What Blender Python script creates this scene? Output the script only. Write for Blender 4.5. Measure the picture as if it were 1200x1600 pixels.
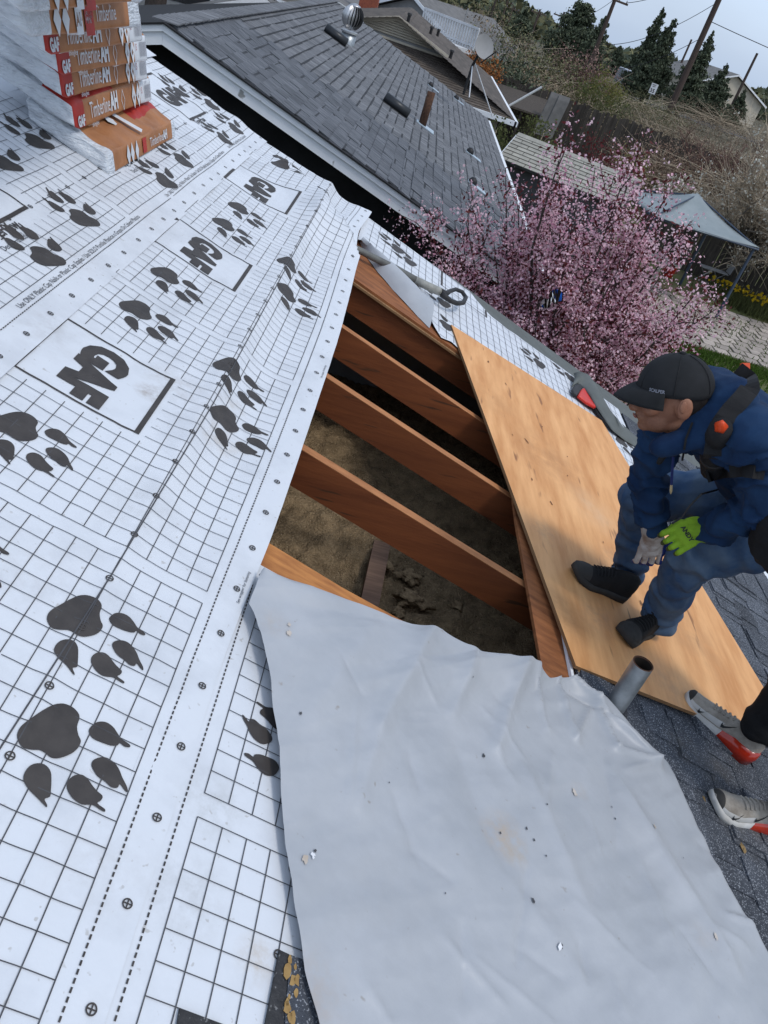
import bpy, bmesh, math, random
import numpy as np
from mathutils import Vector, Matrix, noise
from math import sin, cos, pi, radians, sqrt, exp, atan2
random.seed(7); RNG = np.random.default_rng(7)
for o in list(bpy.data.objects): bpy.data.objects.remove(o)
SC = bpy.context.scene; COL = SC.collection
# ---------------------------------------------------------------- camera
FPX = 1239.3
RM = np.array([[0.95794638, 0.06032839, 0.28053381], [0.26625805, -0.55137825, -0.79062549], [0.10698308, 0.83207122, -0.54425372]])
CAM = np.array([0, 0, 5.2])
cd = bpy.data.cameras.new('camera'); co = bpy.data.objects.new('camera', cd); COL.objects.link(co)
cd.sensor_fit = 'VERTICAL'; cd.sensor_height = 24; cd.lens = FPX/1600*24; cd.clip_start = .05; cd.clip_end = 4000
co.matrix_world = Matrix(((RM[0][0], -RM[1][0], -RM[2][0], 0), (RM[0][1], -RM[1][1], -RM[2][1], 0), (RM[0][2], -RM[1][2], -RM[2][2], 5.2), (0, 0, 0, 1)))
SC.camera = co
# ---------------------------------------------------------------- sky, sun, exposure
SC.view_settings.view_transform = 'Standard'; SC.view_settings.look = 'None'; SC.view_settings.gamma = 1
SC.view_settings.use_curve_mapping = False; SC.view_settings.exposure = 0.06
SUN_DIR = Vector((.5, -.35, .95)).normalized()
wd = bpy.data.worlds.new('World'); SC.world = wd; wd.use_nodes = True
nt = wd.node_tree; nt.nodes.clear()
sky = nt.nodes.new('ShaderNodeTexSky'); sky.sky_type = 'NISHITA'; sky.sun_disc = False
sky.sun_elevation = math.asin(SUN_DIR.z); sky.sun_rotation = atan2(SUN_DIR.x, SUN_DIR.y); sky.dust_density = 2.5; sky.air_density = 1.0
hs = nt.nodes.new('ShaderNodeHueSaturation'); hs.inputs['Saturation'].default_value = .60
mixg = nt.nodes.new('ShaderNodeMix'); mixg.data_type = 'RGBA'; mixg.inputs[0].default_value = .5
mixg.inputs[7].default_value = (6.5, 8.2, 11.0, 1)
tc = nt.nodes.new('ShaderNodeTexCoord'); mp = nt.nodes.new('ShaderNodeMapping'); mp.inputs['Scale'].default_value = (1, 1, 3)
nz = nt.nodes.new('ShaderNodeTexNoise'); nz.inputs['Scale'].default_value = 2.2; nz.inputs['Detail'].default_value = 5
mr = nt.nodes.new('ShaderNodeMapRange'); mr.inputs[1].default_value = .3; mr.inputs[2].default_value = .7; mr.inputs[3].default_value = .88; mr.inputs[4].default_value = 1.1
ml = nt.nodes.new('ShaderNodeMix'); ml.data_type = 'RGBA'; ml.blend_type = 'MULTIPLY'; ml.inputs[0].default_value = 1
bg = nt.nodes.new('ShaderNodeBackground'); bg.inputs[1].default_value = .125; wo = nt.nodes.new('ShaderNodeOutputWorld')
L = nt.links.new
L(sky.outputs[0], hs.inputs['Color']); L(hs.outputs[0], mixg.inputs[6]); L(tc.outputs['Generated'], mp.inputs[0]); L(mp.outputs[0], nz.inputs['Vector'])
L(nz.outputs[0], mr.inputs[0]); L(mixg.outputs[2], ml.inputs[6]); L(mr.outputs[0], ml.inputs[7]); L(ml.outputs[2], bg.inputs[0]); L(bg.outputs[0], wo.inputs[0])
sl = bpy.data.lights.new('sun', 'SUN'); sl.energy = 1.2; sl.angle = radians(11); sl.color = (1, .96, .9)
so = bpy.data.objects.new('sun', sl); COL.objects.link(so); so.rotation_euler = (-SUN_DIR).to_track_quat('-Z', 'Y').to_euler()
# ---------------------------------------------------------------- frames: rays through the photo, our roof plane
PITCH = radians(18.43); HC = 1.24
SV = np.array([cos(PITCH), 0, -sin(PITCH)]); NV = np.array([sin(PITCH), 0, cos(PITCH)]); YV = np.array([0, 1., 0])
FOOT = CAM-NV*HC
def ray(x, y): return RM.T @ (np.array([x-600, y-800, FPX])/FPX)
def at(x, y, d): return CAM+ray(x, y)*d
def atz(x, y, z):
    d = ray(x, y); return CAM+d*((z-5.2)/d[2])
def aty(x, y, Y):
    d = ray(x, y); return CAM+d*(Y/d[1])
def P(x, y, h=0.):
    d = ray(x, y); q = d*((HC-h)/-(d @ NV)); return float(q[1]), float(q @ SV)
def W(u, v, h=0.): return FOOT+u*YV+v*SV+h*NV
def polar(x, y, r):
    d = ray(x, y); return CAM+d*(r/sqrt(d[0]**2+d[1]**2))
# ---------------------------------------------------------------- materials
MATS = {}
def mat(name, c, c2=None, rough=.8, scale=8., detail=5, bump=0., bscale=60., bdist=.01, spec=.3, metal=0., stretch=(1, 1, 1), isl=0., obr=0., lo=.35, hi=.65, trans=0., alpha=1., coords='Object', speck=None, spscale=300., spth=.62, coat=0.):
    m = bpy.data.materials.new(name); MATS[name] = m; m.use_nodes = True; t = m.node_tree; b = t.nodes['Principled BSDF']; k = t.links.new
    b.inputs['Roughness'].default_value = rough; b.inputs['Specular IOR Level'].default_value = spec; b.inputs['Metallic'].default_value = metal
    if trans: b.inputs['Transmission Weight'].default_value = trans
    if coat: b.inputs['Coat Weight'].default_value = coat
    if alpha < 1: b.inputs['Alpha'].default_value = alpha
    co_ = t.nodes.new('ShaderNodeTexCoord'); mpn = t.nodes.new('ShaderNodeMapping'); mpn.inputs['Scale'].default_value = stretch
    if coords == 'Position': co_ = t.nodes.new('ShaderNodeNewGeometry')
    k(co_.outputs[coords], mpn.inputs[0])
    c = (*c, 1); c2 = (*(c2 or tuple(x*.8 for x in c[:3])), 1)
    n = t.nodes.new('ShaderNodeTexNoise'); n.inputs['Scale'].default_value = scale; n.inputs['Detail'].default_value = detail; n.inputs['Roughness'].default_value = .6
    k(mpn.outputs[0], n.inputs['Vector'])
    r = t.nodes.new('ShaderNodeMapRange'); r.inputs[1].default_value = lo; r.inputs[2].default_value = hi; k(n.outputs[0], r.inputs[0])
    mx = t.nodes.new('ShaderNodeMix'); mx.data_type = 'RGBA'; mx.inputs[6].default_value = c; mx.inputs[7].default_value = c2; k(r.outputs[0], mx.inputs[0])
    out = mx.outputs[2]
    if speck:
        n3 = t.nodes.new('ShaderNodeTexNoise'); n3.inputs['Scale'].default_value = spscale; n3.inputs['Detail'].default_value = 2; k(mpn.outputs[0], n3.inputs['Vector'])
        r3 = t.nodes.new('ShaderNodeMapRange'); r3.inputs[1].default_value = spth; r3.inputs[2].default_value = spth+.06; k(n3.outputs[0], r3.inputs[0])
        m3 = t.nodes.new('ShaderNodeMix'); m3.data_type = 'RGBA'; k(r3.outputs[0], m3.inputs[0]); k(out, m3.inputs[6]); m3.inputs[7].default_value = (*speck, 1); out = m3.outputs[2]
    for amt, nd, sock in ((isl, 'ShaderNodeNewGeometry', 'Random Per Island'), (obr, 'ShaderNodeObjectInfo', 'Random')):
        if amt:
            g = t.nodes.new(nd); rr = t.nodes.new('ShaderNodeMapRange'); rr.inputs[3].default_value = 1-amt; rr.inputs[4].default_value = 1+amt; k(g.outputs[sock], rr.inputs[0])
            hm = t.nodes.new('ShaderNodeMix'); hm.data_type = 'RGBA'; hm.blend_type = 'MULTIPLY'; hm.inputs[0].default_value = 1; k(out, hm.inputs[6]); k(rr.outputs[0], hm.inputs[7]); out = hm.outputs[2]
    k(out, b.inputs['Base Color'])
    if bump:
        n2 = t.nodes.new('ShaderNodeTexNoise'); n2.inputs['Scale'].default_value = bscale; n2.inputs['Detail'].default_value = 4; k(mpn.outputs[0], n2.inputs['Vector'])
        bp = t.nodes.new('ShaderNodeBump'); bp.inputs['Strength'].default_value = bump; bp.inputs['Distance'].default_value = bdist; k(n2.outputs[0], bp.inputs['Height']); k(bp.outputs[0], b.inputs['Normal'])
    return m
# ---------------------------------------------------------------- mesh building
class B:
    """collects verts, faces and a material slot per face"""
    def __init__(s): s.v = []; s.f = []; s.m = []
    def add(s, v, f, mi=0):
        o = len(s.v); s.v += [tuple(map(float, p)) for p in v]; s.f += [tuple(i+o for i in q) for q in f]; s.m += [mi]*len(f); return s
    def box(s, c, ax, mi=0):
        """c centre, ax = three half-axis vectors"""
        c = np.array(c, float); a, b, d = [np.array(x, float) for x in ax]
        v = [c+i*a+j*b+k*d for k in (-1, 1) for j in (-1, 1) for i in (-1, 1)]
        if np.dot(np.cross(a, b), d) < 0: v = [c-i*a+j*b+k*d for k in (-1, 1) for j in (-1, 1) for i in (-1, 1)]
        return s.add(v, [(0, 2, 3, 1), (4, 5, 7, 6), (0, 1, 5, 4), (2, 6, 7, 3), (0, 4, 6, 2), (1, 3, 7, 5)], mi)
    def abox(s, x0, x1, y0, y1, z0, z1, mi=0):
        return s.box(((x0+x1)/2, (y0+y1)/2, (z0+z1)/2), (((x1-x0)/2, 0, 0), (0, (y1-y0)/2, 0), (0, 0, (z1-z0)/2)), mi)
    def prism(s, poly, d, mi=0):
        """poly = list of 3-D points, d = extrusion vector"""
        n = len(poly); d = np.array(d, float); a = [np.array(p, float) for p in poly]
        nn = sum(np.cross(a[i]-a[0], a[(i+1) % n]-a[0]) for i in range(n))
        if np.dot(nn, d) < 0: a = a[::-1]
        v = a+[p+d for p in a]
        return s.add(v, [tuple(range(n))[::-1], tuple(range(n, 2*n))]+[(i, (i+1) % n, (i+1) % n+n, i+n) for i in range(n)], mi)
    def tube(s, pts, rads, n=8, mi=0, cap=True):
        pts = [np.array(p, float) for p in pts]
        if not hasattr(rads, '__len__'): rads = [rads]*len(pts)
        v = []; f = []; t0 = pts[1]-pts[0]; u = np.cross(t0, (0, 0, 1.))
        if np.linalg.norm(u) < 1e-6*max(1, np.linalg.norm(t0)): u = np.array([1., 0, 0])
        u /= np.linalg.norm(u)
        for i, p in enumerate(pts):
            t = pts[min(i+1, len(pts)-1)]-pts[max(i-1, 0)]; t = t/(np.linalg.norm(t)+1e-12)
            u = u-t*(u @ t); u /= np.linalg.norm(u)+1e-12; w = np.cross(t, u)
            v += [p+rads[i]*(cos(2*pi*k/n)*u+sin(2*pi*k/n)*w) for k in range(n)]
        for i in range(len(pts)-1):
            for k in range(n):
                f.append((i*n+k, i*n+(k+1) % n, (i+1)*n+(k+1) % n, (i+1)*n+k))
        if cap: f += [tuple(range(n))[::-1], tuple(range((len(pts)-1)*n, len(pts)*n))]
        return s.add(v, f, mi)
    def ell(s, c, r, M=None, nu=14, nv=9, mi=0):
        c = np.array(c, float); M = np.eye(3) if M is None else np.array(M)  # columns = axes
        v = [c+M @ np.array([0, 0, -r[2]])]
        for j in range(1, nv):
            a = -pi/2+pi*j/nv
            for i in range(nu): v.append(c+M @ np.array([r[0]*cos(a)*cos(2*pi*i/nu), r[1]*cos(a)*sin(2*pi*i/nu), r[2]*sin(a)]))
        v.append(c+M @ np.array([0, 0, r[2]])); f = []
        for i in range(nu): f.append((0, 1+(i+1) % nu, 1+i))
        for j in range(nv-2):
            for i in range(nu): f.append((1+j*nu+i, 1+j*nu+(i+1) % nu, 1+(j+1)*nu+(i+1) % nu, 1+(j+1)*nu+i))
        t = len(v)-1
        for i in range(nu): f.append((1+(nv-2)*nu+i, 1+(nv-2)*nu+(i+1) % nu, t))
        return s.add(v, f, mi)
    def capsule(s, p, q, r0, r1, n=12, mi=0):
        p = np.array(p, float); q = np.array(q, float); d = q-p; l = np.linalg.norm(d)+1e-9; d = d/l
        pts = []; rr = []
        for a in (-85, -60, -30): pts.append(p+d*r0*sin(radians(a))); rr.append(r0*cos(radians(a)))
        for k in range(5): pts.append(p+(q-p)*k/4); rr.append(r0+(r1-r0)*k/4)
        for a in (30, 60, 85): pts.append(q+d*r1*sin(radians(a))); rr.append(r1*cos(radians(a)))
        return s.tube(pts, rr, n, mi)
    def grid(s, fn, nu, nv, mi=0):
        v = [fn(i/nu, j/nv) for j in range(nv+1) for i in range(nu+1)]; w = nu+1
        return s.add(v, [(j*w+i, j*w+i+1, (j+1)*w+i+1, (j+1)*w+i) for j in range(nv) for i in range(nu)], mi)
def base_of(o):
    while o.parent: o = o.parent
    return np.array(o.location)
def mk(name, b, mats, parent=None, base=None, smooth=False, kind=None, label=None):
    me = bpy.data.meshes.new(name)
    off = base_of(parent) if parent else (np.array(base, float) if base is not None else np.zeros(3))
    me.from_pydata((np.array(b.v)-off).tolist(), [], b.f)
    for m in (mats if isinstance(mats, (list, tuple)) else [mats]): me.materials.append(MATS[m])
    if any(b.m): me.polygons.foreach_set('material_index', b.m)
    if smooth: me.polygons.foreach_set('use_smooth', [True]*len(b.f))
    me.update(); o = bpy.data.objects.new(name, me); COL.objects.link(o)
    if parent: o.parent = parent
    else: o.location = off
    if kind: o['kind'] = kind
    if label: o['label'] = label
    return o
def tag(o, label, cat, group=None, kind=None):
    o['label'] = label; o['category'] = cat
    if group: o['group'] = group
    if kind: o['kind'] = kind
    return o
def thing(name, loc, label, cat, group=None):
    o = bpy.data.objects.new(name, None); COL.objects.link(o); o.location = tuple(map(float, loc)); o.empty_display_size = .1
    bpy.context.view_layer.update() if False else None
    return tag(o, label, cat, group)
def inst(o, parent, loc, rot=None):
    c = o.copy(); COL.objects.link(c); c.parent = parent; c.location = tuple(map(float, loc))
    if rot: c.rotation_euler = rot
    return c
def dup(o, loc, label, rotz=0., scale=1., parent=None):
    c = o.copy(); COL.objects.link(c)
    if parent: c.parent = parent
    else: c.location = tuple(map(float, loc)); c.rotation_euler = (0, 0, rotz); c.scale = (scale,)*3; c['label'] = label
    for ch in list(o.children): dup(ch, None, None, parent=c)
    return c
def fbm(p, s=1., o=4):
    return noise.fractal(Vector((float(p[0])*s, float(p[1])*s, float(p[2])*s)), 1., 2., o)
def sst(a, b, x):
    t = min(1, max(0, (x-a)/(b-a))); return t*t*(3-2*t)
def quads_mesh(name, V, mats, parent=None, base=None, kind=None, mi=None):
    """V: (n,4,3) array of leaf quads"""
    n = len(V); off = base_of(parent) if parent else (np.array(base, float) if base is not None else np.zeros(3))
    me = bpy.data.meshes.new(name); me.vertices.add(4*n); me.vertices.foreach_set('co', (V.reshape(-1, 3)-off).astype(np.float32).ravel())
    me.loops.add(4*n); me.loops.foreach_set('vertex_index', np.arange(4*n, dtype=np.int32)); me.polygons.add(n)
    me.polygons.foreach_set('loop_start', np.arange(0, 4*n, 4, dtype=np.int32)); me.polygons.foreach_set('loop_total', np.full(n, 4, np.int32))
    for m in (mats if isinstance(mats, (list, tuple)) else [mats]): me.materials.append(MATS[m])
    if mi is not None: me.polygons.foreach_set('material_index', np.asarray(mi, np.int32))
    me.update(); me.validate(); o = bpy.data.objects.new(name, me); COL.objects.link(o)
    if parent: o.parent = parent
    else: o.location = off
    if kind: o['kind'] = kind
    return o
def leaves(C, size, asp=.6, up=0., jit=.5):
    """random leaf quads (diamond shaped) around centres C (n,3)"""
    n = len(C); a = RNG.normal(size=(n, 3)); a[:, 2] += up; a /= np.linalg.norm(a, axis=1)[:, None]
    b = np.cross(a, RNG.normal(size=(n, 3))); b /= np.linalg.norm(b, axis=1)[:, None]+1e-9
    s = size*(1+jit*(RNG.random(n)-.5)*2)[:, None]
    return np.stack([C-a*s*.5, C-b*s*asp*.5, C+a*s*.5, C+b*s*asp*.5], 1)
# flat text -> triangles in 2-D
def text2d(s, size, bold=0., sx=1.):
    cu = bpy.data.curves.new('t', 'FONT'); cu.body = s; cu.size = size; cu.offset = bold; cu.align_x = 'LEFT'; cu.resolution_u = 3; cu.fill_mode = 'FRONT'
    o = bpy.data.objects.new('t', cu); COL.objects.link(o); bpy.context.view_layer.update()
    me = o.to_mesh(); v = [(p.co.x*sx, p.co.y) for p in me.vertices]; f = [tuple(p.vertices) for p in me.polygons]
    o.to_mesh_clear(); bpy.data.objects.remove(o); bpy.data.curves.remove(cu)
    return v, f
def cut2d(v, f, step):
    """cut a flat mesh by a grid so it can follow a curved sheet"""
    bm = bmesh.new(); vs = [bm.verts.new((p[0], p[1], 0)) for p in v]
    for q in f:
        try: bm.faces.new([vs[i] for i in q])
        except ValueError: pass
    xs = [p[0] for p in v]; ys = [p[1] for p in v]
    for ax, lo, hi in ((0, min(xs), max(xs)), (1, min(ys), max(ys))):
        t = math.ceil(lo/step)*step
        while t < hi:
            n = (1, 0, 0) if ax == 0 else (0, 1, 0)
            bmesh.ops.bisect_plane(bm, geom=bm.verts[:]+bm.edges[:]+bm.faces[:], plane_co=tuple(t*x for x in n), plane_no=n); t += step
    bmesh.ops.triangulate(bm, faces=bm.faces[:])
    bm.verts.index_update(); V = [(p.co.x, p.co.y) for p in bm.verts]; F = [tuple(x.index for x in q.verts) for q in bm.faces]; bm.free()
    return V, F
# ---------------------------------------------------------------- palette
mat('sheet_white', (.62, .645, .68), (.47, .49, .52), rough=.5, scale=5, detail=10, bump=.28, bscale=34, bdist=.005, lo=.48, hi=.85, speck=(.47, .47, .47), spscale=60, spth=.69)
mat('print_ink', (.042, .037, .035), (.060, .053, .049), rough=.6, scale=20)
mat('print_crease_line', (.05, .05, .055), (.08, .08, .085), rough=.6, scale=20)
mat('print_gold', (.45, .33, .12), rough=.6)
mat('stain_tan', (.42, .35, .28), (.52, .47, .42), rough=.8, scale=25)
mat('sheet_grey', (.345, .362, .385), (.405, .42, .443), rough=.42, scale=4, detail=6, bump=.22, bscale=22, bdist=.006, spec=.4, speck=(.30, .29, .28), spscale=38, spth=.725)
mat('ply', (.78, .42, .18), (.56, .25, .085), rough=.6, scale=2.2, detail=11, stretch=(6, 1.0, 6), bump=.12, bscale=10, bdist=.003, lo=.33, hi=.68, speck=(.30, .13, .05), spscale=3.3, spth=.68)
mat('ply_edge', (.20, .10, .045), (.33, .19, .09), rough=.8, scale=3, stretch=(1, 1, 200))
mat('knot', (.18, .075, .03), (.26, .12, .05), rough=.7, scale=30)
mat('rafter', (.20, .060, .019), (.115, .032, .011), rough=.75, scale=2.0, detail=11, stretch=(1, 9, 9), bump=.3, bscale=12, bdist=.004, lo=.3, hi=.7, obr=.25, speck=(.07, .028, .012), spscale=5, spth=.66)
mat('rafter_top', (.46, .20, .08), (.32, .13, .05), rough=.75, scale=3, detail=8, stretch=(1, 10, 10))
mat('old_deck', (.33, .125, .045), (.17, .06, .022), rough=.75, scale=3.2, detail=9, stretch=(2, 9, 2), bump=.3, bscale=18, bdist=.004)
mat('old_deck_light', (.52, .22, .065), (.30, .11, .033), rough=.7, scale=4, detail=9, stretch=(2, 10, 2), bump=.3, bscale=18, bdist=.004)
mat('insul', (.36, .26, .15), (.13, .09, .05), rough=1, scale=16, detail=10, bump=1., bscale=90, bdist=.02, lo=.3, hi=.72, speck=(.42, .32, .20), spscale=130, spth=.63)
mat('insul_clump', (.40, .29, .17), (.20, .14, .08), rough=1, scale=30, bump=1., bscale=120, bdist=.01)
mat('joist', (.28, .18, .13), (.18, .115, .085), rough=.9, scale=5, stretch=(1, 12, 12))
mat('asphalt', (.070, .078, .094), (.042, .047, .057), rough=.95, scale=9, detail=6, bump=.8, bscale=260, bdist=.004, speck=(.26, .275, .30), spscale=210, spth=.575, obr=.25, coords='Position')
mat('asphalt_flat', (.035, .038, .045), (.022, .024, .028), rough=.95, scale=9, bump=.8, bscale=260, bdist=.004, speck=(.14, .15, .17), spscale=210, spth=.6, coords='Position')
mat('asphalt_bit', (.018, .018, .019), (.035, .035, .037), rough=.6, scale=40, bump=.5, bscale=160, bdist=.004, speck=(.16, .16, .16), spscale=150, spth=.64)
mat('glue', (.38, .25, .10), (.28, .17, .06), rough=.8, scale=30)
mat('roof_blue', (.048, .053, .062), (.19, .198, .215), rough=.9, scale=3.20, detail=9, stretch=(1.2, 13, 1.2), bump=.5, bscale=120, bdist=.004, obr=.16, lo=.35, hi=.72, coords='Position')
mat('roof_blue_isl', (.050, .053, .060), (.26, .265, .275), rough=.9, scale=3.2, detail=9, stretch=(1.2, 13, 1.2), bump=.5, bscale=120, bdist=.004, isl=.16, lo=.35, hi=.72, coords='Position')
mat('roof_dark', (.02, .02, .022), rough=.9)
mat('roof_brown', (.115, .095, .078), (.075, .062, .052), rough=.9, scale=6, detail=6, isl=.22)
mat('roof_grey', (.17, .165, .16), (.12, .118, .115), rough=.9, scale=3, isl=.15)
mat('roof_pale', (.36, .345, .30), (.28, .27, .235), rough=.9, scale=5, obr=.12, coords='Position')
mat('white_trim', (.78, .80, .82), (.70, .72, .74), rough=.6, scale=3, detail=7, speck=(.28, .28, .27), spscale=9, spth=.70)
mat('strip_green', (.125, .135, .128), (.10, .108, .10), rough=.7, scale=6)
mat('wall_black', (.012, .012, .013), (.02, .02, .021), rough=.9, scale=3)
mat('wall_dark', (.085, .085, .088), (.06, .06, .063), rough=.9, scale=3)
mat('wall_cream', (.50, .45, .36), (.42, .38, .31), rough=.9, scale=2)
mat('wall_white', (.62, .63, .64), rough=.85, scale=2)
mat('wall_grey', (.30, .30, .30), rough=.9, scale=2)
mat('galv', (.42, .45, .47), (.26, .28, .29), rough=.42, metal=.75, scale=14, detail=7, bump=.1, bscale=40)
mat('alu', (.55, .56, .57), (.40, .40, .41), rough=.35, metal=.8, scale=8)
mat('pipe_dark', (.022, .016, .012), rough=.95)
mat('rust', (.10, .05, .03), (.055, .03, .02), rough=.9, scale=30)
mat('vent_black', (.02, .02, .021), rough=.5)
mat('flash_blue', (.42, .50, .56), rough=.5, scale=8)
mat('brick_red', (.30, .09, .05), (.20, .06, .04), rough=.9, scale=10)
mat('glass_dark', (.02, .022, .025), rough=.1, spec=.6)
mat('plastic_film', (.68, .72, .76), (.50, .53, .57), rough=.25, scale=9, detail=10, stretch=(1, 1, 3.2), bump=.9, bscale=34, bdist=.014, spec=.8, lo=.35, hi=.75)
mat('film_brown', (.40, .175, .07), (.30, .125, .048), rough=.5, scale=9, detail=5, bump=.3, bscale=14, bdist=.008, spec=.25)
mat('film_red', (.42, .035, .025), (.33, .028, .02), rough=.5, scale=9, bump=.3, bscale=14, bdist=.008, spec=.25)
mat('film_white', (.66, .68, .70), (.55, .57, .60), rough=.35, scale=8)
mat('ink_grey', (.25, .26, .30), rough=.6)
mat('pole_grey', (.15, .155, .145), (.10, .10, .095), rough=.55, scale=9, detail=7)
mat('pole_worn', (.34, .34, .31), (.22, .22, .20), rough=.6, scale=20, detail=7)
mat('rubber', (.022, .022, .023), (.035, .035, .036), rough=.6, scale=30)
mat('tool_red', (.62, .035, .025), (.5, .03, .02), rough=.4, scale=20)
mat('denim', (.028, .068, .150), (.105, .150, .205), rough=.95, scale=9, detail=8, bump=.5, bscale=420, bdist=.002, lo=.35, hi=.72)
mat('denim_dirt', (.10, .105, .10), (.05, .065, .09), rough=.95, scale=12)
mat('hoodie', (.004, .018, .056), (.012, .040, .098), rough=.95, scale=7, detail=7, bump=.4, bscale=330, bdist=.002)
mat('cap_black', (.011, .012, .013), (.018, .019, .021), rough=.92, scale=12, bump=.3, bscale=500, bdist=.001)
mat('strap_black', (.009, .009, .010), (.016, .016, .017), rough=.8, scale=20, bump=.4, bscale=200, bdist=.002)
mat('pants_black', (.008, .008, .009), (.014, .014, .015), rough=.95, scale=10, bump=.5, bscale=200, bdist=.003)
mat('skin', (.30, .140, .082), (.215, .090, .053), rough=.55, scale=22, detail=9, spec=.35, bump=.25, bscale=350, bdist=.002)
mat('lip', (.28, .10, .075), rough=.5)
mat('eye_white', (.7, .7, .68), rough=.2)
mat('hair', (.012, .009, .008), (.02, .015, .012), rough=.7, scale=60)
mat('glove_grey', (.48, .45, .42), (.24, .18, .14), rough=.9, scale=16, detail=6, bump=.4, bscale=260, bdist=.002, lo=.4, hi=.65)
mat('glove_blue', (.012, .03, .17), (.01, .02, .11), rough=.6, scale=40)
mat('glove_green', (.27, .46, .028), (.19, .33, .02), rough=.85, scale=16, detail=6, bump=.4, bscale=260, bdist=.002)
mat('glove_dark', (.04, .05, .02), (.07, .09, .025), rough=.8, scale=40)
mat('orange_red', (.75, .08, .02), rough=.4)
mat('pencil_blue', (.02, .03, .12), rough=.4)
mat('pencil_wood', (.5, .38, .2), rough=.6)
mat('shoe_black', (.008, .008, .009), (.015, .014, .014), rough=.85, scale=20, bump=.4, bscale=180, bdist=.003)
mat('shoe_sole', (.028, .027, .026), (.045, .042, .038), rough=.8, scale=14)
mat('shoe_knit', (.42, .38, .325), (.22, .19, .155), rough=.9, scale=13, detail=6, bump=.6, bscale=230, bdist=.004)
mat('shoe_white', (.58, .57, .55), (.44, .42, .38), rough=.6, scale=12)
mat('shoe_red', (.50, .035, .012), (.34, .02, .01), rough=.16, scale=9, coat=.6)
mat('grass', (.085, .145, .022), (.05, .095, .014), rough=.9, scale=2, detail=6, isl=.35)
mat('ground_grass', (.095, .125, .035), (.13, .105, .07), rough=1, scale=.6, detail=9, bump=.5, bscale=20, bdist=.03)
mat('dirt', (.10, .095, .05), (.075, .075, .035), rough=1, scale=1.5, detail=8, bump=.5, bscale=30, bdist=.02)
mat('paver', (.42, .36, .31), (.31, .27, .235), rough=.95, scale=4, detail=7, obr=.2, bump=.3, bscale=60, bdist=.006, coords='Position')
mat('road', (.10, .10, .10), rough=.95, scale=3)
mat('hill', (.12, .105, .07), (.075, .07, .045), rough=1, scale=.4, detail=9, bump=1, bscale=2, bdist=.3)
mat('fence_wood', (.085, .072, .060), (.045, .038, .033), rough=.95, scale=3, detail=7, stretch=(8, 8, 1), obr=.25, coords='Position')
mat('bark', (.075, .06, .052), (.045, .036, .032), rough=1, scale=14, bump=.6, bscale=40, bdist=.01)
mat('bark_pale', (.20, .175, .145), (.13, .11, .09), rough=1, scale=14, bump=.5, bscale=40, bdist=.01)
mat('twig', (.46, .38, .28), (.32, .26, .19), rough=1, isl=.3)
mat('twig_red', (.17, .09, .075), (.12, .065, .055), rough=1, isl=.3)
mat('petal_pink', (.84, .52, .59), (.90, .69, .74), rough=.8, isl=.28)
mat('petal_deep', (.50, .22, .31), (.58, .30, .38), rough=.8, isl=.3)
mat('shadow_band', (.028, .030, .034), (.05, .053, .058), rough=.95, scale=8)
mat('leaf_plum', (.085, .016, .020), (.14, .028, .026), rough=.6, isl=.45)
mat('petal_white', (.66, .64, .56), rough=.8, isl=.2)
mat('leaf_dark', (.052, .068, .040), (.085, .10, .058), rough=.7, isl=.45)
mat('leaf_green', (.085, .10, .035), (.11, .12, .045), rough=.8, isl=.4)
mat('leaf_olive', (.145, .140, .070), (.115, .115, .058), rough=.9, isl=.4)
mat('leaf_yellow', (.20, .19, .06), (.15, .15, .05), rough=.9, isl=.35)
mat('leaf_pinkish', (.27, .165, .14), (.20, .13, .11), rough=.9, isl=.35)
mat('leaf_brown', (.23, .175, .12), (.16, .125, .085), rough=1, isl=.4)
mat('vent_metal', (.035, .038, .042), rough=.35, metal=.3)
mat('leaf_rustbrown', (.25, .165, .12), (.18, .125, .09), rough=1, isl=.4)
mat('leaf_rust', (.30, .11, .03), (.22, .09, .03), rough=.9, isl=.3)
mat('daffodil', (.75, .52, .02), rough=.7, isl=.2)
mat('canopy', (.26, .295, .305), (.21, .245, .255), rough=.6, scale=2)
mat('steel_blue', (.05, .07, .105), rough=.5, scale=5)
mat('pole_wood', (.085, .06, .05), (.055, .042, .036), rough=1, scale=4, stretch=(6, 6, 1))
mat('wire', (.02, .02, .022), rough=.7)
mat('sign_white', (.75, .76, .78), rough=.5)
mat('toy_blue', (.01, .13, .62), rough=.4)
mat('pot_red', (.5, .03, .02), rough=.5)
mat('table_cream', (.6, .57, .48), rough=.6)
mat('car_silver', (.40, .41, .42), rough=.3, metal=.4)
mat('car_dark', (.05, .055, .065), rough=.3)
mat('car_navy', (.02, .03, .06), rough=.3)
mat('car_white', (.38, .40, .44), rough=.3)
mat('balloon_blue', (.03, .06, .55), rough=.4)
mat('balloon_red', (.65, .05, .05), rough=.4)
mat('leaf_dry', (.24, .16, .07), rough=.9, obr=.3)

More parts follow.
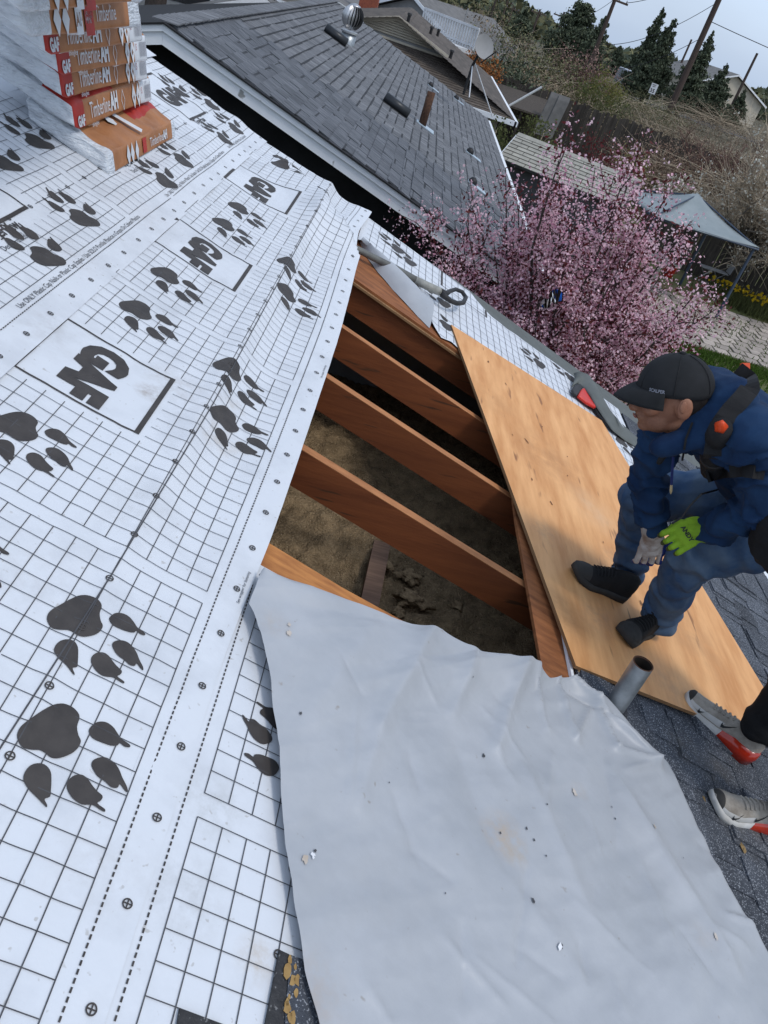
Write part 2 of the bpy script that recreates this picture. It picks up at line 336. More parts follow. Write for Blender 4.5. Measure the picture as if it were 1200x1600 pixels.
def stain(name, pt, rad, col, amt=.8, nsc=28., seed=0):
    """a dirt mark with a shape of its own at a place on the sheet"""
    t = MATS[name].node_tree; b = t.nodes['Principled BSDF']; src = b.inputs['Base Color'].links[0].from_socket; k = t.links.new
    g = t.nodes.new('ShaderNodeNewGeometry'); d = t.nodes.new('ShaderNodeVectorMath'); d.operation = 'DISTANCE'; d.inputs[1].default_value = tuple(map(float, pt)); k(g.outputs['Position'], d.inputs[0])
    r = t.nodes.new('ShaderNodeMapRange'); r.inputs[1].default_value = rad; r.inputs[2].default_value = rad*.2; k(d.outputs['Value'], r.inputs[0])
    n = t.nodes.new('ShaderNodeTexNoise'); n.inputs['Scale'].default_value = nsc; n.inputs['Detail'].default_value = 9; n.inputs['Roughness'].default_value = .7; k(g.outputs['Position'], n.inputs['Vector'])
    r2 = t.nodes.new('ShaderNodeMapRange'); r2.inputs[1].default_value = .38; r2.inputs[2].default_value = .62; k(n.outputs[0], r2.inputs[0])
    m = t.nodes.new('ShaderNodeMath'); m.operation = 'MULTIPLY'; k(r.outputs[0], m.inputs[0]); k(r2.outputs[0], m.inputs[1]); m2 = t.nodes.new('ShaderNodeMath'); m2.operation = 'MULTIPLY'; m2.inputs[1].default_value = amt; k(m.outputs[0], m2.inputs[0])
    x = t.nodes.new('ShaderNodeMix'); x.data_type = 'RGBA'; k(m2.outputs[0], x.inputs[0]); k(src, x.inputs[6]); x.inputs[7].default_value = (*col, 1); k(x.outputs[2], b.inputs['Base Color'])
for (x, y, r, c, a) in ((232, 618, .055, (.30, .25, .21), .8), (262, 600, .10, (.42, .40, .38), .5), (75, 520, .14, (.45, .45, .46), .5), (340, 690, .10, (.45, .40, .34), .6), (330, 440, .09, (.42, .42, .43), .6), (110, 400, .12, (.45, .43, .43), .45), (215, 330, .2, (.48, .46, .46), .4), (290, 1400, .10, (.45, .46, .47), .6), (330, 1260, .09, (.43, .44, .44), .6), (210, 800, .12, (.45, .46, .47), .5), (300, 640, .16, (.44, .43, .43), .4), (50, 900, .14, (.48, .48, .49), .4), (360, 640, .08, (.46, .42, .38), .5), (400, 1500, .05, (.45, .38, .30), .6), (470, 400, .10, (.44, .44, .45), .4), (150, 1350, .12, (.48, .48, .49), .4)): stain('sheet_white', W(*P(x, y)), r, c, a)
for (x, y, r, c, a) in ((783, 1308, .075, (.42, .34, .26), .75), (800, 1335, .05, (.40, .34, .27), .6), (470, 1560, .10, (.40, .33, .27), .5), (420, 985, .06, (.40, .34, .28), .5), (1090, 1470, .06, (.38, .33, .29), .4), (900, 1240, .04, (.40, .34, .28), .6), (600, 1400, .2, (.36, .37, .385), .5), (980, 1420, .2, (.34, .355, .37), .5)): stain('sheet_grey', W(*P(x, y, .02), .02), r, c, a)
for (x, y, r, c, a) in ((860, 720, .30, (.40, .18, .065), .6), (770, 620, .22, (.50, .24, .09), .6), (985, 900, .28, (.50, .22, .08), .6), (930, 800, .20, (.66, .42, .24), .6), (1080, 1000, .3, (.47, .25, .11), .55), (880, 960, .16, (.36, .16, .06), .6), (1000, 760, .25, (.55, .30, .14), .5)): stain('ply', W(*P(x, y, .03), .03), r, c, a, nsc=6.)

def translucent(name, fac):
    """thin petals let light through"""
    t = MATS[name].node_tree; b = t.nodes['Principled BSDF']; o = t.nodes['Material Output']; tr = t.nodes.new('ShaderNodeBsdfTranslucent'); mx = t.nodes.new('ShaderNodeMixShader'); mx.inputs[0].default_value = fac
    t.links.new(b.inputs['Base Color'].links[0].from_socket, tr.inputs[0]); t.links.new(b.outputs[0], mx.inputs[1]); t.links.new(tr.outputs[0], mx.inputs[2]); t.links.new(mx.outputs[0], o.inputs[0])
for n_ in ('petal_pink', 'petal_deep', 'petal_white', 'leaf_plum', 'grass', 'leaf_green', 'leaf_yellow', 'daffodil'): translucent(n_, .45)
for (x, y, r) in ((935, 965, .16), (1005, 1030, .14), (1060, 1085, .13), (960, 880, .12), (850, 830, .12)): stain('ply', W(*P(x, y, .03), .03), r, (.30, .20, .13), .35, nsc=18.)
for (x, y, r) in ((1115, 1215, .12), (1150, 1290, .15), (1060, 1170, .10)): stain('asphalt', W(*P(x, y)), r, (.14, .125, .105), .5, nsc=14.)
# ---------------------------------------------------------------- our house: deck with the hole, rafters, attic, shingled lower roof
UR = 5.19           # rake
house = thing('roofed_house', (0, 1, 0), 'low gabled house whose roof is being stripped, with open rafters in a hole', 'house')
def slab(v0, v1, u0, u1, h0, h1): return B().box(W((u0+u1)/2, (v0+v1)/2, (h0+h1)/2), (YV*(u1-u0)/2, SV*(v1-v0)/2, NV*(h1-h0)/2))
def polyslab(pts, h0, h1): return B().prism([W(u, v, h0) for u, v in pts], NV*(h1-h0))
mk('roof_deck', slab(-2.2, .30, -6, UR, -.012, 0), 'old_deck', house)
mk('roof_deck', polyslab([(-6, .302), (1.685, .302), (1.672, .6), (1.69, 1.318), (-6, 1.318)], -.012, 0), 'old_deck_light', house, label='orange weathered sheathing at the near side of the hole')
mk('roof_deck', slab(.302, 1.318, 3.995, UR, -.012, 0), 'old_deck', house)
mk('roof_deck', slab(.302, 1.318, 3.975, UR, -.0245, -.0135), 'ply_edge', house)
mk('roof_deck', polyslab([(-6, 1.33), (1.8, 1.33), (2.6, 1.305), (UR, 1.305), (UR, 3.3), (-6, 3.3)], -.012, 0), 'old_deck', house)
for u in (2.268, 2.857, 3.407, 4.018, 1.655, 1.07, .5, -.1, 4.6, 5.12):
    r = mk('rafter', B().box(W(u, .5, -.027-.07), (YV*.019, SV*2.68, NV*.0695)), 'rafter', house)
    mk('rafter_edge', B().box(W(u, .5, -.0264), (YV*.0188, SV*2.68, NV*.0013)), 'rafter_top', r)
mk('hole_edge_strip', B().box(W(2.02, 1.452, .006), (YV*.20, SV*.006-YV*.01, NV*.006)), 'white_trim', house)
ZI = 2.90
def ins(a, b):
    x = -1.6+a*4.1; y = .6+b*4.4
    z = ZI+.05*fbm((x, y, 0), 2.2, 3)+.03*fbm((x, y, 5), 9, 4)+.018*fbm((x, y, 9), 34, 3)
    return (x, y, z)
mk('attic_insulation', B().grid(ins, 200, 220), 'insul', house, smooth=True, kind='stuff')
mk('ceiling', B().abox(-2.4, 2.5, -5.8, 5.0, 2.66, 2.70), 'wall_white', house)
a, b_ = atz(595, 858, ZI+.03), atz(577, 945, ZI+.03)
d_ = (b_-a); side = np.cross(d_/np.linalg.norm(d_), (0, 0, 1))
mk('ceiling_joist', B().box((a+b_)/2+np.array([0, 0, -.02]), (d_*.62, side*.042, (0, 0, .028))), 'joist', house)
V3_ = lambda p: np.array(p, float)
for i, (x, y, r) in enumerate([(640, 898, .045), (645, 932, .055), (605, 880, .035), (622, 955, .03), (715, 945, .03), (590, 840, .03)]):
    c = atz(x, y, ZI+.02); bb = B().ell(c-V3_((0, 0, r*.25)), (r*1.2, r*.95, r*.45), nu=24, nv=16)
    bb.v = [tuple(np.array(p)+(np.array(p)-c)*1.1*fbm(np.array(p), 38, 4)) for p in bb.v]
    mk('insulation_clump', bb, 'insul_clump', house, smooth=True)
# walls and the hidden other slope
xe = W(0, 3.05)[0]; xr = W(0, -2.2)[0]; zr = W(0, -2.2)[2]; zt = W(0, 3.05, -.16)[2]; xl = 2*xr-xe
mk('wall', B().abox(xe-.12, xe, -5.9, 5.0, 0, zt), 'wall_grey', house)
mk('wall', B().abox(xl, xl+.12, -5.9, 5.0, 0, zt), 'wall_grey', house)
for y in (-6.0, 5.0):
    mk('wall', B().prism([(xl, y, 0), (xe, y, 0), (xe, y, zt), (xr, y, zr-.17), (xl, y, zt)], (0, .12, 0)), 'wall_grey', house)
SV2 = np.array([-cos(PITCH), 0, -sin(PITCH)]); NV2 = np.array([-sin(PITCH), 0, cos(PITCH)]); RID = W(0, -2.2)
mk('roof_deck', B().box(RID+SV2*2.76+YV*(UR-6)/2-NV2*.006, (YV*(UR+6)/2, SV2*2.755, NV2*.006)), 'asphalt_flat', house)
mk('rake_board', B().box(W(UR+.014, .55, -.085), (YV*.013, SV*2.75, NV*.083)), 'white_trim', house)
mk('rake_edge', B().prism([W(u, v, .003) for u, v in ((4.93, 1.0), (5.21, 1.0), (5.21, 3.32), (4.93, 3.32))], NV*.004), 'strip_green', house)
mk('eave_gutter', B().box(W(-.4, 3.34, -.05), (YV*5.6, (.05, 0, 0), (0, 0, .05))), 'white_trim', house)
# lower slope: laminated shingles one by one
mk('shingle_base', polyslab([(-6, 1.475), (4.92, 1.475), (4.92, 3.32), (-6, 3.32)], .001, .002), 'asphalt_flat', house)
ts = []
for k in range(4):
    bb = B(); w = .5
    bb.box((.075, 0, .0045), ((.078, 0, -.0016), (0, w, 0), (0, 0, .003)))
    if k % 2: bb.box((.079, .1*k-.2, .0095), ((.0745, 0, -.0016), (0, .27, 0), (0, 0, .0022)))
    me_o = mk('shingle', bb, 'asphalt', None); COL.objects.unlink(me_o); ts.append(me_o)
far = B(); hb = base_of(house)
rowi = 0
for row in range(13):
    v = 1.475+row*.14; u = -1.2+.07*(row % 3)
    while u < 4.9:
        w = random.choice((.10, .14, .17, .21, .26, .31)); w = min(w, 4.93-u)
        if w < .05: break
        if u+w > 3.85 and v < 2.42: u += w; continue
        p = W(u+w/2, v, .0025)
        vv_ = v+.07; rp, uu_ = (vv_-2.19)/(2.78-2.19), u+w/2; clear = uu_ < 1.85 or uu_ < 4.53-rp*2.3-.25
        clear = (uu_ < 1.85+.25*(vv_-1.49)/1.3) or (vv_ > 2.25 and (vv_-2.19)/.59 > (4.53-uu_)/2.30+.12)
        if u > .85:
            c = inst(ts[random.randrange(4)], house, p-hb, (random.uniform(-.006, .006), PITCH-.025+random.uniform(-.012, .004), random.uniform(-.012, .012))); c.scale = (1, w*.985, random.uniform(1.1, 2.3) if clear else random.uniform(.7, 1.15))
        else: far.box(p+SV*.075+NV*.004, (SV*.078, YV*w*.49, NV*.003))
        u += w
mk('shingle', far, 'asphalt', house, kind='stuff')
# ---------------------------------------------------------------- printed roofing underlayment
PAW = [[(-0.0318, -0.0446), (-0.0144, -0.0456), (0.0088, -0.0369), (0.0338, -0.0261), (0.0541, -0.0147), (0.0648, -0.001), (0.0664, 0.0145), (0.0608, 0.0284), (0.0518, 0.0353), (0.0341, 0.038), (0.0199, 0.0466), (0.011, 0.0548), (-0.0045, 0.0553), (-0.0207, 0.0486), (-0.0361, 0.0354), (-0.0417, 0.0226), (-0.0389, 0.0106), (-0.0385, -0.0003), (-0.0448, -0.0123), (-0.0491, -0.0252), (-0.0434, -0.0362)],
 [(0.035, 0.0597), (0.0461, 0.0599), (0.0595, 0.0663), (0.0671, 0.0799), (0.0653, 0.0949), (0.058, 0.1072), (0.0507, 0.1171), (0.0471, 0.1351), (0.0416, 0.138), (0.0383, 0.1287), (0.0405, 0.1184), (0.0339, 0.1162), (0.0277, 0.1044), (0.0253, 0.0867), (0.0257, 0.0704)],
 [(-0.0235, 0.0877), (-0.0132, 0.0881), (-0.0023, 0.0974), (0.0028, 0.1093), (0.0, 0.1241), (-0.009, 0.1368), (-0.0217, 0.147), (-0.0352, 0.1602), (-0.0436, 0.1632), (-0.0416, 0.157), (-0.0345, 0.1462), (-0.0427, 0.1447), (-0.046, 0.1346), (-0.0415, 0.1217), (-0.0388, 0.1072), (-0.0321, 0.0956)],
 [(-0.0784, 0.0655), (-0.0673, 0.0639), (-0.0549, 0.0695), (-0.0487, 0.0801), (-0.0503, 0.0917), (-0.0577, 0.1035), (-0.0634, 0.1146), (-0.0682, 0.1266), (-0.0776, 0.1267), (-0.0849, 0.1231), (-0.0886, 0.1381), (-0.0935, 0.1395), (-0.0934, 0.1307), (-0.0914, 0.1169), (-0.0982, 0.1003), (-0.0952, 0.0841), (-0.087, 0.0721)],
 [(-0.0991, -0.0011), (-0.0845, -0.0046), (-0.0694, -0.0011), (-0.0598, 0.0093), (-0.0585, 0.0215), (-0.0662, 0.0321), (-0.0815, 0.0397), (-0.0954, 0.0449), (-0.1074, 0.0485), (-0.1149, 0.0423), (-0.1226, 0.0498), (-0.1266, 0.0508), (-0.1242, 0.0444), (-0.1178, 0.0312), (-0.1104, 0.0135)]]
def crom(p, n=3):
    o = []
    for i in range(len(p)):
        a, b, c, d = [np.array(p[(i+k) % len(p)]) for k in (-1, 0, 1, 2)]
        for j in range(n):
            t = j/n; o.append(tuple(.5*(2*b+(c-a)*t+(2*a-5*b+4*c-d)*t*t+(3*b-a-3*c+d)*t**3)))
    return o
PAWS = [cut2d(crom(p), [tuple(range(len(p)*3))], .03) for p in PAW]
class Print:
    """flat print laid on a sheet: surf(u, v, lift) gives the sheet's surface"""
    def __init__(s, surf, clip=None): s.b = B(); s.surf = surf; s.clip = clip
    def mesh(s, v, f, T, mi=0, e=.0012):
        pts = [T(*p) for p in v]
        if s.clip and not all(s.clip(*q) for q in pts): return
        s.b.add([s.surf(q[0], q[1], e+.0011) for q in pts], f, mi)
    def line(s, p, q, w, mi=1, step=.03, e=.001):
        p = np.array(p, float); q = np.array(q, float); l = np.linalg.norm(q-p); n = max(1, int(l/min(step, .02))); d = (q-p)/l; nn = np.array([-d[1], d[0]])*w/2
        run = []
        for i in range(n+1):
            c = p+(q-p)*i/n
            if s.clip and not s.clip(*c):
                s._run(run, nn, mi, e); run = []
            else: run.append(c)
        s._run(run, nn, mi, e)
    def _run(s, run, nn, mi, e):
        if len(run) < 2: return
        v = []
        for c in run: v += [s.surf(*(c-nn), e+.0011), s.surf(*(c+nn), e+.0011)]
        s.b.add(v, [(2*i, 2*i+2, 2*i+3, 2*i+1) for i in range(len(run)-1)], mi)
    def paw(s, u, v, flip=1, sc=1.):
        for V, F in PAWS: s.mesh(V, F, lambda a, b: (u+flip*a*sc, v+flip*b*sc))
    def ring(s, u, v, r=.0088, w=.0026):
        n = 16; V = []
        for k in range(n):
            for q in (r, r-w): V.append((q*cos(2*pi*k/n), q*sin(2*pi*k/n)))
        s.mesh(V, [(2*k, 2*k+1, (2*k+3) % (2*n), (2*k+2) % (2*n)) for k in range(n)], lambda a, b: (u+a, v+b), 0, .0014)
        s.line((u-r, v), (u+r, v), .0024, 0, e=.0015); s.line((u, v-r), (u, v+r), .0024, 0, e=.0016)
    def text(s, t, size, T, bold=0., mi=0, sx=1.):
        v, f = text2d(t, size, bold, sx); v, f = cut2d(v, f, .04); s.mesh(v, f, T, mi)
    def rect(s, u0, u1, v0, v1, thick_v=.014, thin=.0065):
        for v in (v0, v1): s.line((u0-thin/2, v), (u1+thin/2, v), thick_v, 0, e=.0014)
        for u in (u0, u1): s.line((u, v0), (u, v1), thin, 0, e=.0013)
    def logo(s, uc, vc, flip=1, size=.165):
        v, f = text2d('GAF', size, .011, .92); w = max(p[0] for p in v); hh = max(p[1] for p in v); v = [(p[0]-w/2, p[1]-hh/2) for p in v]
        v, f = cut2d(v, f, .04); s.mesh(v, f, lambda a, b: (uc-flip*a, vc+flip*b))
    def dashes(s, u0, u1, v, per=.0125, on=.008, w=.0032):
        u = u0
        while u < u1:
            s.line((u, v), (u+on, v), w, 0, step=.02); u += per
    def blocks(s, g0, g1, edge, sgn, nl, ua, ub, boxes):
        """one printed block between two gaps: along-lines at edge + sgn*k*.0508, cross lines every .0508"""
        cu = g0
        last = edge+sgn*(nl-1)*.0508
        n = int(round((g1-g0)/.0508)); st = (g1-g0)/n
        def inbox(u, v):
            return any(b0-.025 < u < b1+.025 and min(c0, c1)-.022 < v < max(c0, c1)+.022 for b0, b1, c0, c1 in boxes)
        for k in range(nl):
            v = edge+sgn*k*.0508; u = max(g0, ua); x = u
            segs = [(u, min(g1, ub))]
            for b0, b1, c0, c1 in boxes:
                if min(c0, c1)-.022 < v < max(c0, c1)+.022:
                    new = []
                    for p, q in segs:
                        if b1+.025 <= p or b0-.025 >= q: new.append((p, q)); continue
                        if p < b0-.025: new.append((p, b0-.025))
                        if q > b1+.025: new.append((b1+.025, q))
                    segs = new
            for p, q in segs:
                if q-p > .01: s.line((p, v), (q, v), .0021, 1)
        for i in range(n+1):
            u = g0+i*st
            if not ua <= u <= ub: continue
            segs = [(min(edge, last), max(edge, last))]
            for b0, b1, c0, c1 in boxes:
                if b0-.025 < u < b1+.025:
                    new = []; lo, hi = min(c0, c1)-.022, max(c0, c1)+.022
                    for p, q in segs:
                        if p < lo: new.append((p, min(lo, q)))
                        if q > hi: new.append((max(hi, p), q))
                    segs = new
            for p, q in segs:
                if q-p > .01: s.line((u, p), (u, q), .0018, 1, e=.0012)
# --- sheet surfaces
def seg_d(u, v, a, b):
    a = np.array(a); b = np.array(b); d = b-a; t = min(1, max(0, ((u-a[0])*d[0]+(v-a[1])*d[1])/(d @ d)))
    return math.hypot(u-a[0]-d[0]*t, v-a[1]-d[1]*t), t
HA, HB = P(462, 268, .05), P(534, 338, .12); HB = (HB[0]+(HB[0]-HA[0])*.06, HB[1]+(HB[1]-HA[1])*.06)
def S2(u, v, e=0.):
    A = sst(1.15, 2.1, u); far_ = sst(3.9, 4.6, u)
    h = .005+.018*A*sst(-.2, .03, v)+.014*A*exp(-((v-.055)/.045)**2)-.016*A*exp(-((v-.17)/.07)**2)+.020*A*sst(.2, .36, v)
    h += .004*exp(-((v-.055)/.02)**2)
    d, t = seg_d(u, v, HA, HB); side_ = (u-HA[0])*(HB[1]-HA[1])-(v-HA[1])*(HB[0]-HA[0])
    h += (.05+.075*t)*exp(-(d/(.075 if side_ > 0 else .25))**2)*(.35+.65*sst(0, .12, t))
    d2, t2 = seg_d(u, v, P(440, 262), P(458, 280)); h += .035*exp(-(d2/.05)**2)
    h += .0035*fbm((u, v, 1), 3.5, 3)*(1+far_)+.0019*fbm((u*.7, v*1.4, 5), 15, 3)
    h += .010*exp(-((v+.40)/.03)**2)*0
    if u > 5.2: h -= .06*sst(5.2, 5.34, u)
    vv = v-.045*exp(-((u-4.62)/.42)**2)*sst(-.05, .36, v)+.016*exp(-((u-3.1)/.8)**2)*sst(.1, .36, v)+.006*A*sst(.1, .36, v)
    uu = u-.02*far_*sin(9*v)
    return W(uu, vv, h+e)
def S1(u, v, e=0.):
    h = .010+.004*sin(9*u+3*v)*sst(2.4, 3.4, u)+.005*fbm((u, v, 4), 3, 3)+.010*exp(-((v+.60)/.05)**2)*sst(2.6, 3.6, u)+.006*exp(-((v+.80)/.04)**2)*sst(2, 3, u)
    if u > 5.2: h -= .06*sst(5.2, 5.34, u)
    return W(u, v, h+e)
def S0(u, v, e=0.): return W(u, v, .016+.004*fbm((u, v, 8), 3, 3)+e)
def S3(u, v, e=0.): return W(u, v, .0022+.0015*fbm((u, v, 2), 4, 2)+e)
G0 = 1.388; PER = 1.158
# middle sheet (its lower edge hangs over the hole)
def edge2(u): return .343+.012*sst(1.2, 1.7, u)
rag = lambda v: 5.28+.03*noise.noise(Vector((v*9, 1, 0)))+.015*noise.noise(Vector((v*40, 3, 0)))
def s2f(a, b):
    v0, v1 = -.52, 0
    u = -1.5+a*6.78; v = v0+b*(edge2(u)-v0); u = -1.5+a*(rag(v)+1.5)
    return S2(u, v)
m2 = tag(mk('underlayment_sheet', B().grid(s2f, 400, 66), 'sheet_white', None, W(2, 0), smooth=True), 'white printed roofing sheet with wavy loose edge hanging over the open rafters', 'roofing sheet')
pr = Print(S2, clip=lambda u, v: v < edge2(u)-.002 and u < 5.26)
E2 = .2557
for k in range(-2, 4):
    g0 = G0+k*PER; bx = g0+.402
    pr.blocks(g0, g0+1.116, E2, -1, 14, -.9, 5.24, [(bx, bx+.336, -.067, -.402)])
    if bx > -1 and bx < 5: pr.rect(bx, bx+.336, -.402, -.067); pr.logo(bx+.160, -.237)
for u in np.arange(-.9, 5.2, .1545): pr.ring(u+.018, E2-4*.0508+.0008); pr.ring(u+.025, .318)
for u, v in ((.10, -.28),):
    pass
pr.dashes(-.9, 5.2, .281)
for u, v in ((1.145, .032), (.889, .091), (2.344, .052), (2.084, .112), (3.50, .055), (3.235, .105), (4.66, .04), (1.581, -.30), (1.17, -.275), (2.401, -.283), (2.747, -.291), (3.537, -.263), (3.85, -.263), (4.86, -.25), (5.03, -.27), (.42, -.28), (.05, .05), (-.25, .1)): pr.paw(u, v)
pr.text('See wrapper for fastening', .011, lambda a, b: (1.40+a, .335-b), 0, 1)
pr.text('See wrapper for fastening', .011, lambda a, b: (2.66+a, .343-b), 0, 1)
for u0, u1, v0, v1 in ((.2, 1.287, .008, .053), (1.287, 2.088, .053, .066), (2.088, 4.3, .066, .058)): pr.line((u0, v0), (u1, v1), .0032, 1, e=.0018)  # not print: shadowy smudge of the crease, drawn in as a thin dark strip
mk('printed_marks', pr.b, ['print_ink', 'print_crease_line', 'print_gold'], m2, kind='stuff')
def blot(P_, u, v, r, seed, mi=0, e=.002):
    rs = random.Random(seed); n = 22
    pts = [(r*(1+.45*rs.uniform(-1, 1))*cos(2*pi*i/n), r*.7*(1+.45*rs.uniform(-1, 1))*sin(2*pi*i/n)) for i in range(n)]
    V, F = cut2d(pts, [tuple(range(n))], .03); P_.mesh(V, F, lambda a, b: (u+a, v+b), mi, e)
# upper sheet, printed the other way round
def s1f(a, b):
    v = -1.24+b*.844; u = -1.5+a*(rag(v+4)+1.52); return S1(u, v)
m1 = tag(mk('underlayment_sheet', B().grid(s1f, 330, 42), 'sheet_white', None, W(2, -.9), smooth=True), 'white printed roofing sheet under the shingle bundles, with a line of lettering along its lap', 'roofing sheet')
pr = Print(S1, clip=lambda u, v: u < 5.24)
E1 = -.528
for k in range(0, 4):
    g0 = .70+k*PER; bx = g0+.34
    pr.blocks(g0, g0+1.112, E1, -1, 14, .7, 5.22, [(bx, bx+.42, -.70, -1.20)])
    pr.rect(bx+.05, bx+.386, -.735, -1.07); pr.logo(bx+.22, -.90, -1)
    pr.text('TigerPaw', .052, lambda a, b, x=bx: (x+.06+a, -.690-b), .001, 0); pr.text('Deck Protection', .028, lambda a, b, x=bx: (x+.06+a, -.650-b), 0, 1)
for u in np.arange(.7, 5.2, .1545): pr.ring(u, -.436); pr.ring(u+.05, E1-4*.0508)
pr.dashes(.5, 5.2, -.484)
msg = 'Use ONLY Plastic Cap Nails or Plastic Cap Staples / Use SOLO Puntillas Plasticas o Grapas De Cabezal Plastico'
for u0 in (2.03, 3.42, 4.55, .62): pr.text(msg if u0 != 4.55 else msg[:50], .0245, lambda a, b, x=u0: (x+a, -.495-b), 0, 0, .92)
for u, v in ((2.369, -.565), (2.759, -.602), (3.555, -.545), (3.905, -.571), (3.116, -.927), (2.793, -.899), (4.643, -.545), (5.0, -.56), (1.2, -.57), (1.58, -.6), (1.95, -.92), (4.95, -.9), (5.12, -.75)): pr.paw(u, v, -1)
mk('printed_marks', pr.b, ['print_ink', 'print_crease_line', 'print_gold'], m1, kind='stuff')
def s0f(a, b): v = -2.2+b*1.03; return S0(-1.5+a*6.78, v)
m0 = tag(mk('underlayment_sheet', B().grid(s0f, 120, 30), 'sheet_white', None, W(2, -1.7), smooth=True), 'white roofing sheet along the ridge, uppermost on the slope behind the bundles', 'roofing sheet')
pr = Print(S0)
pr.blocks(2.0, 3.1, -1.25, -1, 10, 1.0, 5.2, []); pr.blocks(3.15, 4.26, -1.25, -1, 10, 1.0, 5.2, []); pr.blocks(4.3, 5.2, -1.25, -1, 10, 1.0, 5.2, [])
mk('printed_marks', pr.b, ['print_ink', 'print_crease_line', 'print_gold'], m0, kind='stuff')
# lower sheet, near side: flat part and the part folded back over it (its grey back showing)
def s3f(a, b): return S3(-1.5+a*3.08, .25+b*.95)
m3 = tag(mk('underlayment_sheet', B().grid(s3f, 90, 40), 'sheet_white', None, W(.8, .7), smooth=True), 'white printed roofing sheet folded back on itself, its plain grey back up', 'roofing sheet')
pr = Print(S3, clip=lambda u, v: u < 1.5)
pr.dashes(-.5, 1.5, .356)
for k in (-1, 0, 1):
    g0 = .909+(k-1)*PER
    pr.blocks(g0+.0, g0+1.108, .388, 1, 12, -.5, 2.0, [])
for u in np.arange(-.4, 1.5, .1545): pr.ring(u+.005, .388+4*.0508)
u0, v0 = P(400, 1098); pr.paw(u0-.0935, v0+.1395, -1)
mk('printed_marks', pr.b, ['print_ink', 'print_crease_line', 'print_gold'], m3, kind='stuff')
LP = [((404, 897), .03), ((384, 949), .030), ((396, 975), .03), ((414, 1050), .026), ((427, 1150), .022), ((434, 1250), .018), ((442, 1330), .016), ((456, 1430), .014), ((470, 1520), .013), ((490, 1600), .012), ((512, 1700), .012), ((540, 1850), .012)]
RP = [((406, 896), .03), ((540, 942), .040), ((645, 978), .050), ((690, 990), .055), ((748, 1024), .055), ((800, 1026), .075), ((838, 1040), .07), ((862, 1061), .050), ((905, 1062), .035), ((945, 1092), .03), ((990, 1140), .024), ((1043, 1195), .02), ((1100, 1310), .016), ((1150, 1410), .014), ((1200, 1490), .014), ((1255, 1600), .014), ((1320, 1760), .014)]
def poly3(lst): return [np.array([*P(x, y, h), h]) for (x, y), h in lst]
def resample(pl, t):
    s = [0]
    for i in range(1, len(pl)): s.append(s[-1]+np.linalg.norm(pl[i]-pl[i-1]))
    t *= s[-1]
    for i in range(1, len(pl)):
        if t <= s[i] or i == len(pl)-1:
            k = (t-s[i-1])/(s[i]-s[i-1]); return pl[i-1]+(pl[i]-pl[i-1])*k
LPL, RPL = poly3(LP), poly3(RP)
# folds: (pixel a, pixel b, height, width)
FOLDS = [((660, 985), (575, 1150), .016, .035), ((575, 1150), (545, 1270), .008, .03), ((715, 1040), (690, 1130), .014, .03), ((800, 1035), (760, 1180), .020, .03), ((800, 1035), (840, 1150), .016, .025), ((875, 1075), (1005, 1205), .030, .022), ((850, 1070), (885, 1165), .018, .02), ((885, 1165), (905, 1120), .014, .014), ((905, 1100), (945, 1180), .020, .016), ((945, 1180), (1005, 1205), .016, .02), ((1005, 1205), (960, 1215), .012, .02), ((930, 1080), (1000, 1170), -.018, .018), ((860, 1085), (960, 1150), -.014, .018), ((790, 1180), (900, 1420), .008, .035), ((940, 1210), (1050, 1400), .008, .03), ((700, 1180), (770, 1360), -.007, .04), ((760, 1360), (900, 1540), .007, .04), ((560, 1000), (470, 1130), .007, .05), ((1120, 1440), (1170, 1455), .010, .012), ((1110, 1465), (1150, 1490), .006, .02), ((430, 960), (640, 1000), -.008, .04), ((1000, 1300), (1130, 1520), .006, .03)]
rc = random.Random(4)
for k in range(26):
    x, y = rc.uniform(470, 1120), rc.uniform(1010, 1560); an_ = rc.gauss(1.05, .35); l = rc.uniform(50, 190)
    FOLDS.append(((x, y), (x+l*cos(an_), y+l*sin(an_)), rc.choice((-1, 1))*rc.uniform(.003, .006), rc.uniform(.013, .022)))
FO = [((P(*a)), (P(*b)), h, w) for a, b, h, w in FOLDS]
def flap_h(u, v, h):
    h += .012+.010*sst(1.45, 1.6, v)
    for a, b, hh, w in FO:
        d, t = seg_d(u, v, a, b); x = d/w
        if x < 3: h += 1.35*hh*exp(-abs(x)**(1.5 if w > .028 else 1.0)*(1.2 if w > .028 else 1.5))*(.35+.65*sin(pi*min(1, max(0, .15+.7*t))))
    a_ = u*.55+v*.83; b_2 = -u*.83+v*.55
    return h+.010*fbm((a_*.55, b_2*1.9, 3), 2.6, 3)+.006*(.5-abs(fbm((a_*.6, b_2*2.2, 13), 5, 2)))*sst(.012, .03, h)+.0016*fbm((u, v, 6), 16, 3)
def FL(a, b, e=0.):
    t = b; l = resample(LPL, t); r = resample(RPL, t); p = l+(r-l)*a
    # sag between the supported edges: low in the middle, resting on the deck
    h = p[2]; h = h+.012*sin(pi*a)*exp(-t*4)
    h = flap_h(p[0], p[1], h); h = max(h, .012)
    if a > .97: h = h-(h-.006)*((a-.97)/.03)**2*(.9 if t > .3 else .55)
    return W(p[0], p[1], h+e)
fl = B().grid(FL, 190, 260)
flap = mk('folded_flap', fl, 'sheet_grey', m3, smooth=True)
pr = Print(lambda u, v, e: W(u, v, flap_at(u, v)+e))
from mathutils.bvhtree import BVHTree
bvh = BVHTree.FromPolygons([Vector(p) for p in fl.v], fl.f)
def flap_at(u, v):
    o = W(u, v, .4); hit = bvh.ray_cast(Vector(o), Vector(-NV)); return .4-hit[3] if hit[0] is not None else .02
